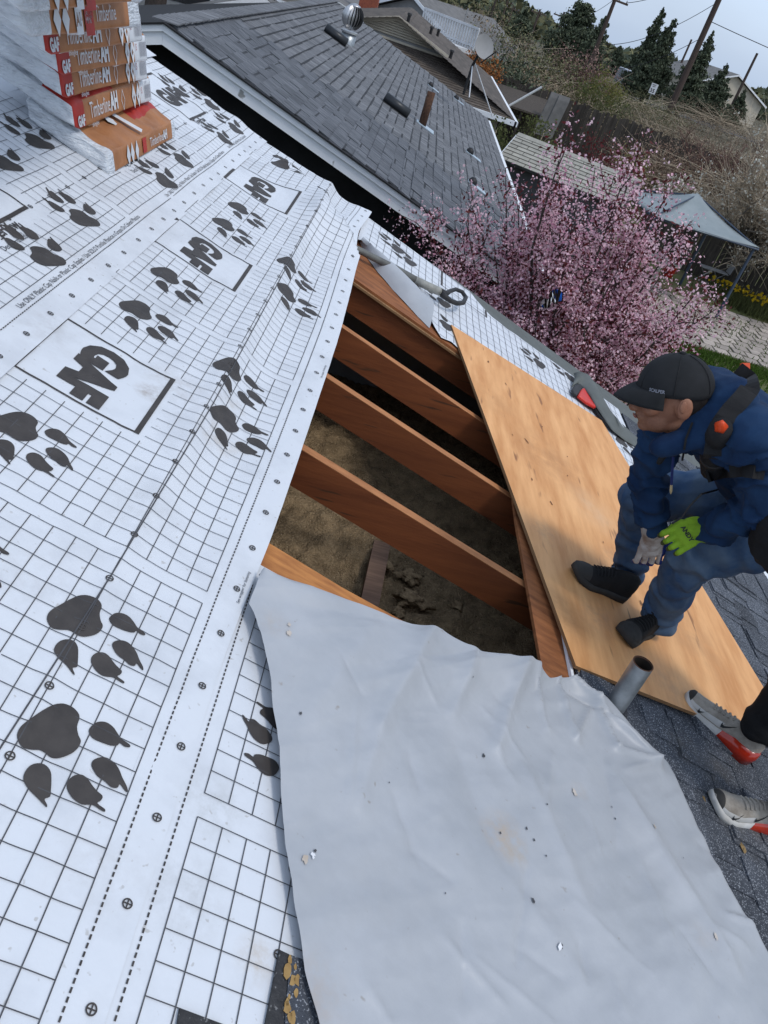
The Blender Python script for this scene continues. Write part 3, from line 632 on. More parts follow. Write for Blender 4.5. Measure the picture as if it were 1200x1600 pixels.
for (x, y, r, sd) in ((440, 1003, .008, 3), (440, 990, .006, 8), (892, 1242, .010, 4), (472, 1348, .008, 5), (1010, 1300, .006, 6), (1105, 1470, .008, 7)): blot(pr, *P(x, y, .02), r, sd, 0)
for (x, y, r, sd) in ((460, 1125, .004, 11), (748, 1187, .006, 12), (825, 1412, .006, 13), (487, 1334, .004, 14), (868, 1484, .005, 15), (842, 1266, .003, 16), (777, 1305, .003, 17), (846, 1342, .003, 18), (815, 1300, .004, 23), (827, 1318, .0035, 24), (950, 1265, .003, 19), (715, 1080, .002, 20), (600, 1230, .002, 21), (955, 1283, .003, 22), (690, 1400, .002, 25), (1060, 1345, .002, 26)): blot(pr, *P(x, y, .02), r, sd, 1)
for (x, y, r, sd) in ((905, 1079, .009, 31), (487, 1338, .006, 32), (870, 1482, .007, 33)): blot(pr, *P(x, y, .03), r, sd, 2, .004)
mk('spots', pr.b, ['stain_tan', 'print_crease_line', 'sign_white'], flap, kind='stuff')
# lower sheet, far side: strip along the rake with a curled edge
CA = [(566, 372), (585, 392), (600, 405), (640, 440), (674, 466)]; CB = [(562, 379), (573, 402), (590, 425), (630, 470), (671, 513)]
inner = [(u_+.02, v_) for u_, v_ in (P(x, y, .045) for x, y in CA)]+[P(673, 500, .02), P(690, 527, .012), P(706, 534, .012), (3.9, 1.3), (3.8, 2.5)]; inner.sort(key=lambda p: p[1])
def in_u(v):
    pts = sorted(inner, key=lambda p: p[1])
    for i in range(len(pts)-1):
        if pts[i][1] <= v <= pts[i+1][1]:
            k = (v-pts[i][1])/(pts[i+1][1]-pts[i][1]+1e-9); return pts[i][0]+(pts[i+1][0]-pts[i][0])*k
    return pts[0][0] if v < pts[0][1] else pts[-1][0]
def S4(u, v, e=0.):
    o = in_u(v); d = u-o
    lift = .04*exp(-(d/.10)**2)*(1-sst(.72, .90, v))*sst(.30, .40, v)
    return W(u, v, .010+lift+.004*fbm((u, v, 12), 5, 3)-.04*sst(5.15, 5.30, u)*(1-sst(1.0, 1.3, v))+e)
def out_u(v): return 5.27-.30*sst(1.05, 1.35, v)+.015*noise.noise(Vector((v*12, 5, 0)))
def s4f(a, b):
    v = .33+b*2.1; i, o = in_u(v), out_u(v); return S4(i+(o-i)*a, v)
m4 = tag(mk('underlayment_sheet', B().grid(s4f, 34, 130), 'sheet_white', None, W(4.9, 1.2), smooth=True), 'narrow white printed sheet along the far rake, its inner edge curled up grey', 'roofing sheet')
LA = [np.array(W(*P(x, y, .050), .050)) for x, y in CA]; LBn = [np.array(W(*P(x, y, .004), .004)) for x, y in CB]
def curl(a, b):
    p, q = resample(LA, b), resample(LBn, b)
    return p+(q-p)*a+NV*(.055*sin(pi*a)**.8*(.35+.65*sin(pi*min(1, b*.8+.1)))-.012*(1-a)*(1-b))+np.array([.0, 0, .004*fbm((a*2, b*5, 0), 1.5, 2)])
mk('curled_edge', B().grid(curl, 14, 40), 'sheet_grey', m4, smooth=True)
pr = Print(S4, clip=lambda u, v: in_u(v)+.004 < u < out_u(v)-.006)
for k in range(40): pr.line((3.8, .40+k*.0508), (5.3, .40+k*.0508), .0024, 1)
for k in range(14): pr.line((5.24-k*.1016, .37), (5.24-k*.1016, 2.4), .003, 1, e=.0012)
for x, y in ((622, 392), (640, 412), (693, 476), (697, 512), (842, 571)):
    u, v = P(x, y); pr.paw(u, v, -1)
u, v = P(968, 692); pr.paw(u, v, 1)
u, v = P(890, 592); pr.paw(u, v, -1)
pr.rect(4.88, 5.2, .93, 1.28); pr.logo(5.05, 1.10, -1)
mk('printed_marks', pr.b, ['print_ink', 'print_crease_line', 'print_gold'], m4, kind='stuff')
# ---------------------------------------------------------------- plywood sheet over the lower side of the hole
PC = [(705, 507, .02), (940, 657, .036), (1260, 1184, .042), (900, 1040, .034)]
pcs = [W(*P(x, y, h), h) for x, y, h in PC]; pn = np.cross(pcs[1]-pcs[0], pcs[3]-pcs[0]); pn /= np.linalg.norm(pn); pn = pn if pn[2] > 0 else -pn
ply = thing('plywood_sheet', pcs[0], 'large fresh tan plywood sheet lying over the hole, worker standing on it', 'plywood')
def pq(a, b, e=0.): return pcs[0]*(1-a)*(1-b)+pcs[1]*a*(1-b)+pcs[2]*a*b+pcs[3]*(1-a)*b+pn*e
bb = B(); bb.grid(lambda a, b: pq(a, b), 2, 2, 0); 
for (p, q) in ((0, 1), (1, 2), (2, 3), (3, 0)):
    bb.add([pcs[p], pcs[q], pcs[q]-pn*.013, pcs[p]-pn*.013], [(0, 1, 2, 3)], 1)
bb.add([p-pn*.013 for p in pcs], [(0, 1, 2, 3)], 0)
o = mk('board', bb, ['ply', 'ply_edge'], ply)
kb = B(); rs = random.Random(5)
for (x, y, r) in ((763, 565, .012), (790, 600, .010), (822, 690, .014), (846, 668, .008), (885, 745, .007), (830, 750, .009), (860, 788, .010), (800, 680, .007), (940, 850, .006), (885, 715, .006), (998, 945, .012)):
    u, v = P(x, y, .025); n = 12; ang = rs.uniform(-.5, .5)
    pts = []
    for i in range(n):
        a = 2*pi*i/n; rr = r*(1+.3*rs.uniform(-1, 1)); da, db = rr*1.3*cos(a), rr*.42*sin(a)
        pts.append(W(u+da*cos(ang)-db*sin(ang), v+da*sin(ang)+db*cos(ang), .034))
    pts = [p-pn*((p-pcs[0]) @ pn-.0008) for p in pts]
    kb.add(pts, [tuple(range(n))])
mk('knot', kb, 'knot', ply, kind='stuff')
# ---------------------------------------------------------------- stack of wrapped shingle bundles
def bundle(i, pl, prt, h0, label, T=.100, L=.94, D=.345, layout=0, group='stacked shingle bundles'):
    u0, v0 = P(*pl, h0); u1, v1 = P(*prt, h0); an = atan2(v1-v0, u1-u0)
    ea = YV*cos(an)+SV*sin(an); eb = -(SV*cos(an)-YV*sin(an)); en = NV
    c0 = W(u0, v0, h0)+ea*L/2+eb*D/2+en*T/2
    
    t = thing('shingle_bundle', W(u0, v0, h0)+ea*L/2, label, 'shingle bundle', group)
    def X(a, b, n): return c0+ea*a+eb*(b+.62*(n+T/2))+en*n
    hf = np.array([L/2, D/2, T/2]); rad = .014 if i else .012; N = (44, 22, 10)
    film, front = B(), B(); sd = i*7.3
    def vert(q):
        q = np.array(q); inn = np.clip(q, -(hf-rad), hf-rad); d = q-inn; l = np.linalg.norm(d); nn = d/l if l > 0 else d
        q = inn+rad*nn
        k = noise.noise(Vector((q[0]*7+sd, q[1]*9, q[2]*14)))*.013+(.5-abs(noise.noise(Vector((q[0]*14+sd, q[1]*9, q[2]*34)))))*.016-.008
        if q[1] < -hf[1]+.010: k *= .06
        q = q+nn*k
        if i: q[2] *= 1-.30*sst(.90, 1.02, -q[0]/hf[0])-.10*sst(.9, 1.05, abs(q[1])/hf[1])
        q[2] += .005*sin(q[0]*3.1+sd)*(1 if i else 0)-(.014*max(0, abs(q[0])/hf[0]-.55)**2 if i > 1 else 0)
        return q
    for ax in range(3):
        for sg in (-1, 1):
            p, q = [k for k in range(3) if k != ax]
            for ip in range(N[p]):
                for iq in range(N[q]):
                    cs = []
                    for dp, dq in ((0, 0), (1, 0), (1, 1), (0, 1)):
                        w = np.zeros(3); w[ax] = sg*hf[ax]; w[p] = hf[p]*(2*(ip+dp)/N[p]-1); w[q] = hf[q]*(2*(iq+dq)/N[q]-1); cs.append(vert(w))
                    a, b, n = (2*(ip+.5)/N[p]-1)*hf[p], (2*(iq+.5)/N[q]-1)*hf[q], sg*hf[ax]
                    cc = {p: a, q: b, ax: n}; a, b, n = cc[0], cc[1], cc[2]
                    m = 0
                    if i == 0:
                        if ax == 2 and sg > 0 and a > -.43*L: m = 2 if (a > .12 and b > -.075) else 1
                        elif ax == 1 and sg < 0 and -.44*L < a < .44*L: m = 1
                    elif layout == 0:
                        if ax == 1 and sg < 0: m = 2 if a < -hf[0]+.115 else (3 if a > hf[0]-.17 else 1)
                        elif ax == 2 and sg > 0 and b < -.05: m = 2 if a < -.02 else (3 if .30 < a < .36 else 1)
                    else:
                        if ax == 1 and sg < 0 and -.30 < a < .34 and n < .034: m = 1
                        elif ax == 2 and sg > 0 and b < -.09: m = 1
                    if (ax == 2) != (sg > 0) and ax != 2 or (ax == 2 and sg < 0): pass
                    o = [X(*w) for w in cs]; nrm = np.cross(o[1]-o[0], o[2]-o[0]); outw = (ea, eb, en)[ax]*sg
                    film.add(o if nrm @ outw > 0 else o[::-1], [(0, 1, 2, 3)], m)
    o = mk('plastic_wrap', film, ['plastic_film', 'film_brown', 'film_red', 'film_white'], t)
    bm = bmesh.new(); bm.from_mesh(o.data); bmesh.ops.remove_doubles(bm, verts=bm.verts[:], dist=.0004); bm.to_mesh(o.data); bm.free()
    o.data.polygons.foreach_set('use_smooth', [True]*len(o.data.polygons))
    ink = B()
    def put(v, f, mi=0): ink.add(v, f, mi)
    def F(a, n): 
        z = .005*sin(a*3.1+sd)*(1 if i else 0)-(.014*max(0, abs(a)/hf[0]-.55)**2 if i > 1 else 0)
        return X(a, -hf[1]-.0045, n+z)
    def wr(s, size, a0, n0, bold=0, mi=0, sx=1.):
        v, f = text2d(s, size, bold, sx); put([F(a0+x, n0+y) for x, y in v], f, mi); return max(x for x, y in v)
    def diam(a, n, w, h, mi=0): put([F(a-w, n), F(a, n-h), F(a+w, n), F(a, n+h)], [(0, 1, 2, 3)], mi)
    if i == 0:
        G = lambda a, b: X(a, b, hf[2]+.006)
        def wt(s, size, a0, b0, bold=0., fl=1): v, f = text2d(s, size, bold); put([G(a0-fl*x, b0-fl*y) for x, y in v], f)
        put([G(-.10, .09), G(-.07, .105), G(.02, -.155), G(-.02, -.165)], [(0, 1, 2, 3)])
        put([G(-.10, .09), G(-.12, .085), G(-.02, .145), G(.0, .145)], [(0, 1, 2, 3)])
        for a, b in ((-.17, .02), (-.13, -.06), (-.20, .09)):
            put([G(a-.03, b), G(a, b-.045), G(a+.03, b), G(a, b+.045)], [(0, 1, 2, 3)])
        wt('Timberline', .075, .24, .055, 0.); wt('AH', .08, -.02, .058, .006); wt('GAF', .11, .42, .055, .006)
        for a in (-.24, -.19, -.13): diam(a, .0, .022, .036)
        wr('Timberline', .045, .05, -.012); wr('AH', .045, .25, -.012, .002); put([F(-.05, -.02), F(.0, -.02), F(.0, .03), F(-.05, .03)], [(0, 1, 2, 3)], 1)
    elif layout == 0:
        wr('GAF', .042, -hf[0]+.028, -.028, .0022, 0, .85)
        w = wr('Timberline', .07, -hf[0]+.155, -.018, 0, 0, .72); wr('AH', .076, -hf[0]+.165+w, -.018, .0035, 0, .8)
        wr('shingles', .018, -hf[0]+.16, -.044, 0, 0, 1.3)
        a0 = -hf[0]+.165+w+.15
        put([F(a0-.022, .0), F(a0, -.035), F(a0+.022, .0), F(a0, .035), F(a0-.018, .0), F(a0, -.029), F(a0+.018, .0), F(a0, .029)], [(0, 1, 5, 4), (1, 2, 6, 5), (2, 3, 7, 6), (3, 0, 4, 7)])
        for k in (0, 1): diam(hf[0]-.265+.06*k, .0, .026, .042)
        for k in (0, 1): diam(hf[0]-.265+.06*k, -.004, .010, .012, 2)
        wr('S', .03, hf[0]-.16, -.0, 0, 1); 
        rs = random.Random(i)
        for k in range(16): x = hf[0]-.11+k*.0052; put([F(x, -.02), F(x+.0018+.0018*rs.random(), -.02), F(x+.003, .025), F(x, .025)], [(0, 1, 2, 3)], 3)
        wr('AH', .018, hf[0]-.1, .030, 0, 3)
    else:
        for k in (0, 1): diam(-.26+.06*k, -.005, .026, .036)
        put([F(-.13, -.04), F(-.08, -.04), F(-.08, .03), F(-.13, .03)], [(0, 1, 2, 3)]); wr('AH', .04, -.127, -.02, .002, 2)
        put([F(-.06, -.045), F(.01, -.045), F(.01, .034), F(-.06, .034)], [(0, 1, 2, 3)], 1); wr('GAF', .034, -.055, -.015, .002, 0, .8)
        wr('Timberline', .055, .03, -.015, 0, 0, .75)
    mk('printed_label', ink, ['film_white', 'film_red', 'film_brown', 'ink_grey'], t, kind='stuff')
BL = [((172, 276), (276, 215), .012, 'lowest shingle bundle of the stack, pushed forward so its brown and red top shows', 0),
      ((119, 208), (235, 163), .090, 'second bundle up in the stack, its front corner overhanging the brown top of the lowest', 0),
      ((99, 161), (222, 128), .198, 'third bundle up in the stack, white label at its far end', 0),
      ((94, 127), (223, 97), .306, 'fourth bundle up in the stack, set a little to the left', 0),
      ((74, 93), (212, 67), .414, 'fifth bundle up in the stack, its wrap partly covered by loose clear film', 0),
      ((40, 62), (214, 44), .522, 'sixth bundle up in the stack, printed the other way with its diamonds at the left', 1),
      ((34, 22), (213, 10), .630, 'bundle cut by the top edge of the photo, its front wrapped in loose clear film', 1),
      ((30, -20), (213, -27), .738, 'topmost bundle, its lower edge just above the top of the photo', 1)]
for i, (a, b, h, lab, lay) in enumerate(BL): bundle(i, a, b, h, lab, T=.070 if i == 0 else .092, layout=lay)
# ---------------------------------------------------------------- grey pole tool with a black loop handle
pw = lambda x, y, h: W(*P(x, y, h), h)
t = thing('roofing_shovel', pw(541, 381, .05), 'long grey handled roofing tool with black loop grip lying by the rake', 'roofing tool')
pts = [pw(530, 375, .012), pw(541, 381, .04), pw(575, 398, .05), pw(620, 421, .06), pw(648, 437, .065)]
mk('shaft', B().tube(pts, [.017, .017, .0185, .0205, .021], 16), 'pole_grey', t, smooth=True)
mk('shaft_grip', B().tube([pw(648, 437, .065), pw(668, 447, .07), pw(681, 453, .072), pw(691, 457, .075)], [.0225, .0235, .0245, .021], 16), 'pole_worn', t, smooth=True)
lp = [pw(x, y, .08) for x, y in ((689, 456), (697, 459), (703, 455), (712, 452), (722, 456), (728, 465), (724, 473), (714, 474), (704, 470), (696, 464), (690, 459))]
mk('loop_handle', B().tube(lp, [.019, .017, .013, .012, .012, .013, .014, .014, .014, .016, .019], 10), 'rubber', t, smooth=True)
# ---------------------------------------------------------------- red and black snips, curled roof strip
t = thing('tin_snips', pw(910, 620, .04), 'red and black handled hand tool lying at the far corner of the plywood', 'hand tool')
def plate(px, h0, th, name, m, bev=.006):
    o = mk(name, B().prism([pw(x, y, h0) for x, y in px], NV*th), m, t)
    md = o.modifiers.new('bevel', 'BEVEL'); md.width = bev; md.segments = 3
plate([(900, 621), (905, 612), (912, 607), (922, 615), (931, 627), (934, 636), (928, 640), (915, 633)], .026, .022, 'handle', 'tool_red', .009)
plate([(891, 611), (895, 605), (903, 603), (911, 606), (905, 612), (899, 621), (893, 617)], .024, .020, 'handle_end', 'rubber', .007)
plate([(926, 638), (934, 634), (946, 652), (957, 668), (953, 671), (938, 655)], .024, .014, 'blade', 'vent_black', .003)
for x, y in ((931, 637), (936, 642), (949, 657)): mk('rivet', B().ell(pw(x, y, .040), (.005, .005, .003)), 'alu', t, smooth=True)
OUT = [(896, 583, .03), (906, 580, .07), (920, 585, .09), (933, 603, .09), (944, 624, .075), (955, 643, .06), (972, 662, .04), (992, 680, .022), (1016, 702, .016), (1045, 730, .014)]
INN = [(893, 606, .02), (901, 600, .03), (912, 606, .045), (922, 618, .055), (931, 634, .05), (943, 652, .045), (957, 672, .035), (975, 687, .022), (998, 701, .016), (1028, 728, .014)]
Lo = [np.array(pw(*p)) for p in OUT]; Li = [np.array(pw(*p)) for p in INN]
def rib(a, b): p = resample(Lo, b); q = resample(Li, b); return p+(q-p)*a+NV*.018*sin(pi*a)*(1-b*.7)
o = tag(mk('starter_strip', B().grid(rib, 8, 40), 'strip_green', None, pw(920, 600, 0), smooth=True), 'loose curled strip of grey roofing at the rake past the plywood', 'roofing strip')
md = o.modifiers.new('thick', 'SOLIDIFY'); md.thickness = .004
o = mk('paper_edge', B().prism([pw(x, y, .066) for x, y in ((961, 646), (964, 648), (972, 664), (974, 668), (967, 658))], NV*.003), 'sign_white', o)
# ---------------------------------------------------------------- plumbing vent
b0 = pw(955, 1112, .0); t = thing('vent_pipe', b0, 'grey galvanised pipe standing out of the roof beside the grey flap', 'vent pipe')
zt_ = .225
bb = B(); bb.tube([b0+(0, 0, -.02), b0+(0, 0, .1), b0+(0, 0, zt_)], [.0335, .0335, .0335], 28, 0, cap=False)
bb.tube([b0+(0, 0, zt_), b0+(0, 0, zt_+.0012)], [.0335, .0318], 28, 1, cap=False); bb.tube([b0+(0, 0, zt_+.0012), b0+(0, 0, zt_+.0016)], [.0318, .0305], 28, 1, cap=False); bb.tube([b0+(0, 0, zt_+.0016), b0+(0, 0, zt_-.014)], [.0305, .0295], 28, 1, cap=False); bb.tube([b0+(0, 0, zt_-.004), b0+(0, 0, zt_-.05), b0+(0, 0, zt_-.2)], [.0293, .0293, .0293], 28, 2, cap=False); bb.add([b0+np.array([.03*cos(k), .03*sin(k), .02]) for k in np.arange(0, 6.28, .5)], [tuple(range(13))], 2)
mk('pipe', bb, ['galv', 'rust', 'pipe_dark'], t, smooth=True)
mk('roof_collar', B().tube([b0+NV*.004, b0+NV*.02, b0+NV*.035], [.10, .05, .036], 24), 'asphalt_flat', t, smooth=True)
# ---------------------------------------------------------------- scraps and debris
def scrap(px1, px2, lab, seed):
    t = thing('shingle_scrap', pw(*px1[0], 0), lab, 'roofing scrap', None)
    mk('smooth_band', B().prism([pw(x, y, .006) for x, y in px1], NV*.005), 'asphalt_bit', t)
    if px2:
        mk('granule_band', B().prism([pw(x, y, .006) for x, y in px2], NV*.0062), 'asphalt', t)
        g = B(); rs = random.Random(seed)
        for k in range(11):
            x = px2[0][0]+(px2[-1][0]-px2[0][0])*k/11+rs.uniform(-2, 16); y = px2[0][1]+(px2[-1][1]-px2[0][1])*k/11+rs.uniform(0, 10)
            u, v = P(x, y, .013); r = rs.uniform(.003, .009)
            g.add([W(u+1.6*r*rs.uniform(.6, 1.2)*cos(a*pi/4), v+r*rs.uniform(.5, 1.1)*sin(a*pi/4), .0135) for a in range(8)], [tuple(range(8))])
        mk('glue_spots', g, 'glue', t, kind='stuff')
scrap([(435, 1486), (450, 1493), (441, 1600), (436, 1700), (402, 1700), (413, 1600)], [(451, 1494), (470, 1501), (520, 1700), (437, 1700), (442, 1600)], 'black tar strip with tan glue spots poking out beside the grey flap', 3)
scrap([(279, 1577), (345, 1602), (330, 1690), (262, 1690)], None, 'small black strip of shingle at the bottom edge of the photo', 4)
for i, (x, y, s, lab) in enumerate(((1158, 1326, .016, 'dry tan leaf on the dark shingles below the nearer sneaker heel'), (1096, 1249, .013, 'dry brown leaf just ahead of the nearer sneaker toe'), (905, 1050, .02, 'scrap of brown fluff at the plywood corner by the pipe'))):
    u, v = P(x, y, .012); n = 12; rs = random.Random(i); bb = B()
    bb.add([W(u, v, .026)]+[W(u+1.3*s*rs.uniform(.6, 1.1)*cos(2*pi*k/n), v+s*.8*rs.uniform(.6, 1.1)*sin(2*pi*k/n), .016+.006*rs.random()) for k in range(n)], [(0, 1+k, 1+(k+1) % n) for k in range(n)])
    tag(mk('dry_leaf', bb, 'leaf_dry', None, W(u, v, .012)), lab, 'leaf')
# ---------------------------------------------------------------- people
V3 = lambda p: np.array(p, float)
RT, DN, FW = RM[0], RM[1], RM[2]
def blob(name, b, vox, sm, mats, parent, disp=None, matf=None, raw=False):
    """one closed continuous surface grown from overlapping tapered limbs"""
    me = bpy.data.meshes.new('tmp'); me.from_pydata([tuple(p) for p in b.v], [], b.f); o = bpy.data.objects.new('tmp', me); COL.objects.link(o)
    r = o.modifiers.new('r', 'REMESH'); r.mode = 'VOXEL'; r.voxel_size = vox
    if sm: s = o.modifiers.new('s', 'SMOOTH'); s.factor = .5; s.iterations = sm
    dg = bpy.context.evaluated_depsgraph_get(); m2 = bpy.data.meshes.new_from_object(o.evaluated_get(dg)); bpy.data.objects.remove(o); bpy.data.meshes.remove(me)
    m2.name = name; off = base_of(parent)
    co_ = [np.array(v.co) for v in m2.vertices]; no = [np.array(v.normal) for v in m2.vertices]
    for i, v in enumerate(m2.vertices):
        p = co_[i]
        if disp: p = p+no[i]*disp(p)
        co_[i] = p; v.co = p-off
    m2.materials.clear()
    for m in (mats if isinstance(mats, (list, tuple)) else [mats]): m2.materials.append(MATS[m])
    if matf:
        for f in m2.polygons: f.material_index = matf(np.array(f.center)+off)
    m2.polygons.foreach_set('use_smooth', [True]*len(m2.polygons)); m2.update()
    ob = bpy.data.objects.new(name, m2); COL.objects.link(ob); ob.parent = parent
    tree = BVHTree.FromPolygons([Vector(p) for p in co_], [tuple(f.vertices) for f in m2.polygons])
    return ob, tree
def on(tree, x, y, lift=.006, dflt=2.3):
    d = ray(x, y); h = tree.ray_cast(Vector(CAM), Vector(d).normalized())
    if h[0] is None: return at(x, y, dflt)
    return np.array(h[0])-np.array(Vector(d).normalized())*lift
def ribbon(tree, px, w, lift=.007, th=.004, dflt=2.3):
    pts = [on(tree, *p, lift, dflt) for p in px]; b = B(); n = len(pts); v = []
    for i, p in enumerate(pts):
        t = pts[min(n-1, i+1)]-pts[max(0, i-1)]; vd = p-CAM; s = np.cross(t, vd); s /= np.linalg.norm(s); k = -vd/np.linalg.norm(vd)*th
        v += [p-s*w/2, p+s*w/2, p+s*w/2+k, p-s*w/2+k]
    f = []
    for i in range(n-1):
        for j in range(4): f.append((4*i+j, 4*i+(j+1) % 4, 4*i+4+(j+1) % 4, 4*i+4+j))
    return b.add(v, f+[(0, 3, 2, 1), (4*n-4, 4*n-3, 4*n-2, 4*n-1)])
def dense(px, k=6):
    o = []
    for i in range(len(px)-1):
        for j in range(k): o.append((px[i][0]+(px[i+1][0]-px[i][0])*j/k, px[i][1]+(px[i+1][1]-px[i][1])*j/k))
    return o+[px[-1]]
# --- the worker in blue
a1, a2 = V3((1.345, 2.57, 3.55)), V3((1.44, 2.372, 3.52)); k1, k2 = V3((1.20, 2.497, 3.936)), V3((1.335, 2.235, 3.91))
h1, h2 = V3((1.55, 2.35, 4.15)), V3((1.60, 2.12, 4.20)); pv = (h1+h2)/2; nk = V3((1.093, 2.207, 4.455))
rs_, rel, rwr = at(1042, 650, 2.32), at(1012, 742, 2.50), at(1019, 826, 2.62)
ls_, lel, lwr = at(1180, 690, 2.12), at(1192, 790, 2.24), at(1110, 832, 2.45)
w1 = thing('person', W(2.45, 1.85, .03), 'worker in navy hoodie, jeans and black cap, bent over on the plywood', 'person', 'roofers')
Uh = -DN*.90-FW*.44; Uh /= np.linalg.norm(Uh); Fh = -RT-DN*.13+FW*.0; Fh -= Uh*(Fh @ Uh); Fh /= np.linalg.norm(Fh); Lh = np.cross(Uh, Fh)
Fh, Lh, Uh = Fh*.96, Lh*.96, Uh*.96; HM = np.stack([Fh, Lh, Uh], 1); hc = at(1052, 614, 2.22)
hp_ = lambda f, l, u: hc+Fh*f+Lh*l+Uh*u
bd = B()
bd.ell(hp_(0, 0, .005), (.098, .077, .108), HM, 20, 14); bd.ell(hp_(.030, 0, -.068), (.062, .056, .052), HM, 16, 10); bd.ell(hp_(.068, 0, -.098), (.022, .026, .018), HM)
bd.capsule(hp_(.088, 0, -.012), hp_(.108, 0, -.042), .010, .015); bd.ell(hp_(.100, .010, -.045), (.012, .009, .009), HM); bd.ell(hp_(.100, -.010, -.045), (.012, .009, .009), HM)
bd.ell(hp_(.070, .046, -.035), (.026, .022, .022), HM); bd.ell(hp_(.070, -.046, -.035), (.026, .022, .022), HM)
bd.ell(hp_(.086, .033, -.003), (.016, .03, .010), HM); bd.ell(hp_(.086, -.033, -.003), (.016, .03, .010), HM)
bd.ell(hp_(.090, 0, -.070), (.012, .023, .009), HM)
bd.capsule(hp_(-.02, 0, -.07), nk, .056, .062)
for p, q, r0, r1 in ((nk+(pv-nk)*.22, pv, .085, .10), (rs_, rel, .036, .028), (rel, rwr, .028, .024), (ls_, lel, .036, .030), (lel, lwr, .030, .024), (h1, k1, .075, .055), (k1, a1, .052, .036), (h2, k2, .075, .055), (k2, a2, .052, .036), (rs_, ls_, .05, .05)): bd.capsule(p, q, r0, r1)
for s in (1, -1):
    bd.ell(hp_(-.012, s*.080, -.022), (.026, .010, .034), HM); 
stain('skin', hp_(.05, .03, -.085), .065, (.10, .055, .04), .55, nsc=260.); blob('body', bd, .005, 2, 'skin', w1)
for s in (1, -1):
    e = mk('eye', B().ell(hp_(.086, s*.031, -.018), (.010, .012, .010), HM), 'eye_white', w1, smooth=True)
    mk('iris', B().ell(hp_(.0945, s*.031, -.020), (.003, .005, .005), HM), 'hair', e, smooth=True)
    mk('eyebrow', B().capsule(hp_(.096, s*.015, .004), hp_(.082, s*.048, .002), .004, .003), 'hair', w1, smooth=True)
    mk('ear', B().ell(hp_(-.012, s*.088, -.020), (.022, .008, .033), HM).ell(hp_(-.005, s*.0945, -.014), (.010, .004, .018), HM), 'skin', w1, smooth=True)
mk('mouth', B().ell(hp_(.1015, 0, -.0705), (.003, .021, .005), HM), 'lip', w1, smooth=True)
hb_ = B(); hb_.ell(hp_(-.022, 0, .010), (.088, .0815, .092), HM, 20, 14); hb_.ell(hp_(-.070, 0, -.035), (.035, .062, .045), HM)
blob('hair', hb_, .006, 2, 'hair', w1, disp=lambda p: .002*fbm(p, 70, 2))
cb = B(); n = 36; rows = []
for j in range(13):
    a = radians(-6+j*96/12)
    rows.append([hp_(-.004+.109*cos(a)*cos(2*pi*i/n)-.004*(1-cos(a)), .091*cos(a)*sin(2*pi*i/n), .018+.100*sin(max(a, -.1))**1.0+.004*cos(2*pi*i/n)*cos(a)+.0015*abs(sin(3*2*pi*i/n))*cos(a)-.0015) for i in range(n)])
cb.add([p for r in rows for p in r], [(j*n+i, j*n+(i+1) % n, (j+1)*n+(i+1) % n, (j+1)*n+i) for j in range(12) for i in range(n)])
cap = mk('cap', cb, 'cap_black', w1, smooth=True); md = cap.modifiers.new('t', 'SOLIDIFY'); md.thickness = .003; md.offset = -1
def brim(a, b):
    th = radians(-62+124*a); x0 = -.004+.107*cos(th); y0 = .089*sin(th); ext = .064*max(0., cos(th*1.45))**.7
    return hp_(x0+ext*b, y0*(1+.10*b), .018-.030*b*b-.020*(abs(y0)/.09)**2*b)
o = mk('brim', B().grid(brim, 24, 8), 'cap_black', cap, smooth=True); md = o.modifiers.new('t', 'SOLIDIFY'); md.thickness = .004
mk('button', B().ell(hp_(-.008, 0, .1185), (.009, .009, .005), HM), 'cap_black', cap, smooth=True)
def cap_pt(th, up, e=.0025):
    a = math.asin(min(.99, up/.100)); return hp_(-.004+(.109+e)*cos(a)*cos(th)-.004*(1-cos(a)), (.091+e)*cos(a)*sin(th), .018+up)
for k in range(6):
    th = pi*k/3+.26
    mk('seam', B().tube([cap_pt(th, .099*j/10*.985, .0006) for j in range(11)], .0011, 6), 'strap_black', cap)
v, f = text2d('SCALPER', .013, .0004, .9); cut = B().add([cap_pt(radians(36)+x*9.6, .004+y, .0022) for x, y in [(p[0], p[1]) for p in v]], f)
mk('lettering', cut, 'ink_grey', cap)
# hoodie
hd = B()
hd.capsule(pv+(nk-pv)*.02, pv+(nk-pv)*.45, .150, .150, 16); hd.capsule(pv+(nk-pv)*.42, pv+(nk-pv)*.80, .150, .135, 16); hd.ell(pv+(nk-pv)*.62, (.155, .19, .14))
hd.capsule(rs_+(nk-rs_)*.1, ls_+(nk-ls_)*.1, .085, .09); hd.capsule(rs_, rel, .070, .056); hd.capsule(rel, rwr+(rel-rwr)*.10, .056, .046); hd.capsule(ls_, lel, .080, .066); hd.capsule(lel, lwr+(lel-lwr)*.06, .064, .048)
hd.capsule(pv+(nk-pv)*.72, rs_, .11, .075); hd.capsule(pv+(nk-pv)*.72, ls_, .12, .09)
hd.capsule(hp_(-.13, -.05, -.02), hp_(-.155, .04, -.01), .050, .052); hd.capsule(hp_(-.155, .04, -.01), hp_(-.10, .085, -.075), .050, .040); hd.capsule(hp_(-.155, .04, -.01), nk, .07, .10); hd.capsule(hp_(-.10, -.055, -.075), hp_(-.125, .04, -.06), .048, .048); hd.capsule(hp_(-.125, .04, -.06), hp_(-.07, .085, -.105), .045, .035); hd.capsule(hp_(-.07, .085, -.105), hp_(.03, .06, -.145), .032, .028); hd.capsule(hp_(-.10, -.055, -.075), hp_(.02, -.075, -.14), .045, .03)
